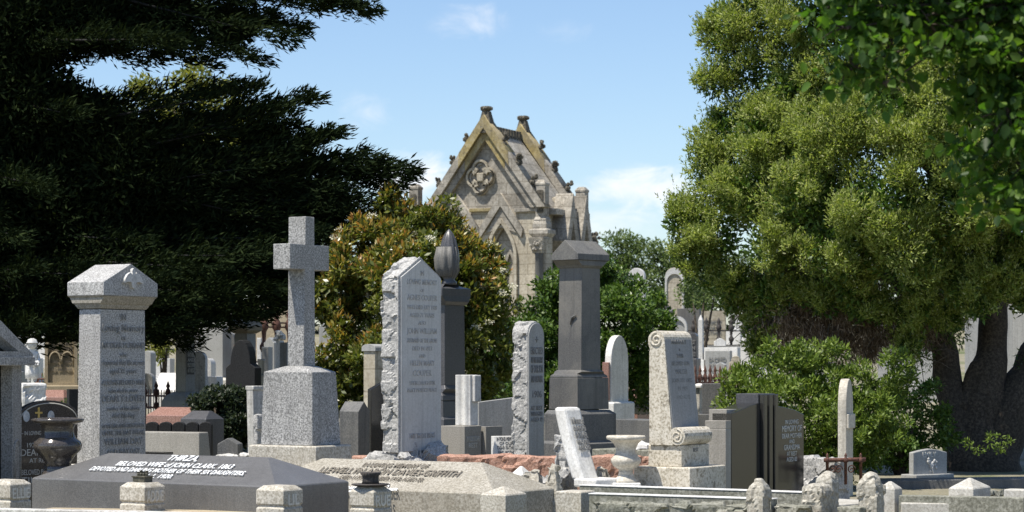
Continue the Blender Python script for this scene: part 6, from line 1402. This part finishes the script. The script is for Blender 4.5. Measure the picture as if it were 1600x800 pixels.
# --- overhanging broadleaf tree close to the camera at upper right
def overhang():
    Y = 12.0; bx, by = 4.1, 12.6; o = empty('broadleaf_tree', (bx, by, 0), 0); tag(o, 'near broadleaf tree hanging dark green leaves into the top right corner', 'tree')
    L_ = [(1320, 45, 46, 0), (1390, 70, 60, .1), (1455, 40, 55, 0), (1330, 105, 32, 0), (1385, 130, 28, 0), (1300, 10, 34, .1), (1530, 60, 75, .1), (1600, 90, 80, 0), (1525, 140, 40, .1), (1575, 180, 55, 0), (1540, 235, 40, .1), (1600, 260, 60, 0), (1550, 300, 36, .1), (1610, 330, 44, 0), (1400, 5, 60, .3), (1500, 10, 70, .3), (1660, 150, 90, .2), (1660, 300, 70, .2), (1400, -60, 80, .3), (1500, -80, 90, .2), (1600, -60, 100, .2), (1330, -60, 60, .3), (1550, -180, 120, .2), (1680, -100, 140, .2), (1420, -180, 110, .2), (1700, -260, 160, 0), (1320, -150, 80, .1), (1560, -320, 130, 0)]
    lob = [(x - bx, y - by, z, r) for x, y, z, r in px_lobes(L_, Y)]
    C = lobes_to_clumps(lob, .09, 3.0, .25); Rr = .11 * RNG.uniform(.6, 1.4, len(C)); P, D, idx = clump_points(C, Rr, 20, .2, .8, -.35, .5, .8)
    n = len(P); s = RNG.uniform(.45, 1.3, n); oval_leaves('crown', P, D, .068 * s, .046 * s, 'broad', o)
    mb = MB().tube([(0, 0, -.1), (.05, .1, 1.5), (0, 0, 3.2), (.1, 0, 5.5)], [.22, .18, .15, .06], 10)
    limbs = []
    for end, mid in (((-1.35, -.55, 3.55), (-.5, -.15, 3.35)), ((-.75, -.5, 3.0), (-.3, -.2, 2.9)), ((-1.1, -.5, 4.1), (-.35, -.1, 4.0)), ((-.35, -.45, 2.55), (-.12, -.2, 2.6)), ((-.2, -.5, 4.6), (0, -.2, 4.4))):
        a = Vector((0, 0, mid[2] - .75)); m_ = Vector(mid); b = Vector(end)
        pts = [a * (1 - t) ** 2 + m_ * 2 * t * (1 - t) + b * t * t + noise.noise_vector(Vector((t * 3, b.x, b.z))) * .05 * t for t in (0, .2, .4, .6, .8, 1)]
        mb.tube(pts, [.07, .055, .042, .03, .02, .008], 7); limbs += pts[1:]
    for l in lob:
        b = Vector(l[:3]); a = min(limbs, key=lambda q: (q - b).length + max(0, q.z - b.z) * .3)
        mb.tube([a, a.lerp(b, .5) + noise.noise_vector(b * 3) * .06, b], [.016, .010, .004], 6)
    mb.build('trunk', 'bark', o, 0, True)
    mb = MB()
    for l in lob:
        for k in range(4):
            a = Vector(l[:3]); q = Vector((RNG.normal(), RNG.normal(), RNG.normal() - .4)).normalized() * l[3] * 1.1; mb.tube([a - q * .2, a + q * .5 + Vector((0, 0, .02)), a + q], [.006, .004, .002], 5)
    mb.build('twigs', 'bark', o, 0, True)
overhang()

# ------------------------------------------------------------------ pieces that belong to a part go under that part
UNDER = {'inscription': ('dressed_face', 'text_face', 'tablet', 'right_leaf', 'dark_panel', 'coped_top', 'stone', 'block', 'base', 'shaft'), 'carved_name': ('shaft',), 'carved_dove': ('gabled_cap',), 'volute': ('stone',), 'carved_spray': ('shaft',),
         'gold_cross': ('stone',), 'portrait': ('stone',), 'edge_line': ('stone',), 'carved_roses': ('stone',), 'rim': ('stone',), 'tracery': ('arch_moulding', 'stone'), 'inner_moulding': ('arch_moulding',), 'gablet_panel': ('gablet',),
         'quatrefoil_cusp': ('quatrefoil',), 'shield': ('quatrefoil',), 'pinnacle_panel': ('pinnacle',), 'capital': ('column',), 'finial': ('finial_base',), 'ridge_cresting': ('roof',), 'flower_tubes': ('base',), 'arch_trim': ('column',), 'drapery': ('draped_urn',), 'dark_panel': ('shaft',)}
def stem_of(o): return o.name.split('.')[0]
for root in [o for o in list(SC.objects) if o.parent is None and o.type == 'EMPTY']:
    kids = sorted(root.children, key=lambda c: c.name); byn = {}
    for c in kids: byn.setdefault(stem_of(c), []).append(c)
    moves = []
    for nm, lst in byn.items():
        hosts = next((byn[h_] for h_ in UNDER.get(nm, ()) if h_ in byn), None)
        if not hosts: continue
        for k, c in enumerate(lst): moves.append((c, hosts[k * len(hosts) // len(lst)]))
    gone = {c.name for c, _ in moves}
    for c, h_ in moves:
        if h_.name in gone: h_ = next((q for q in kids if stem_of(q) in ('shaft', 'stone') and q.name not in gone), None)
        if h_ is not None: c.parent = h_
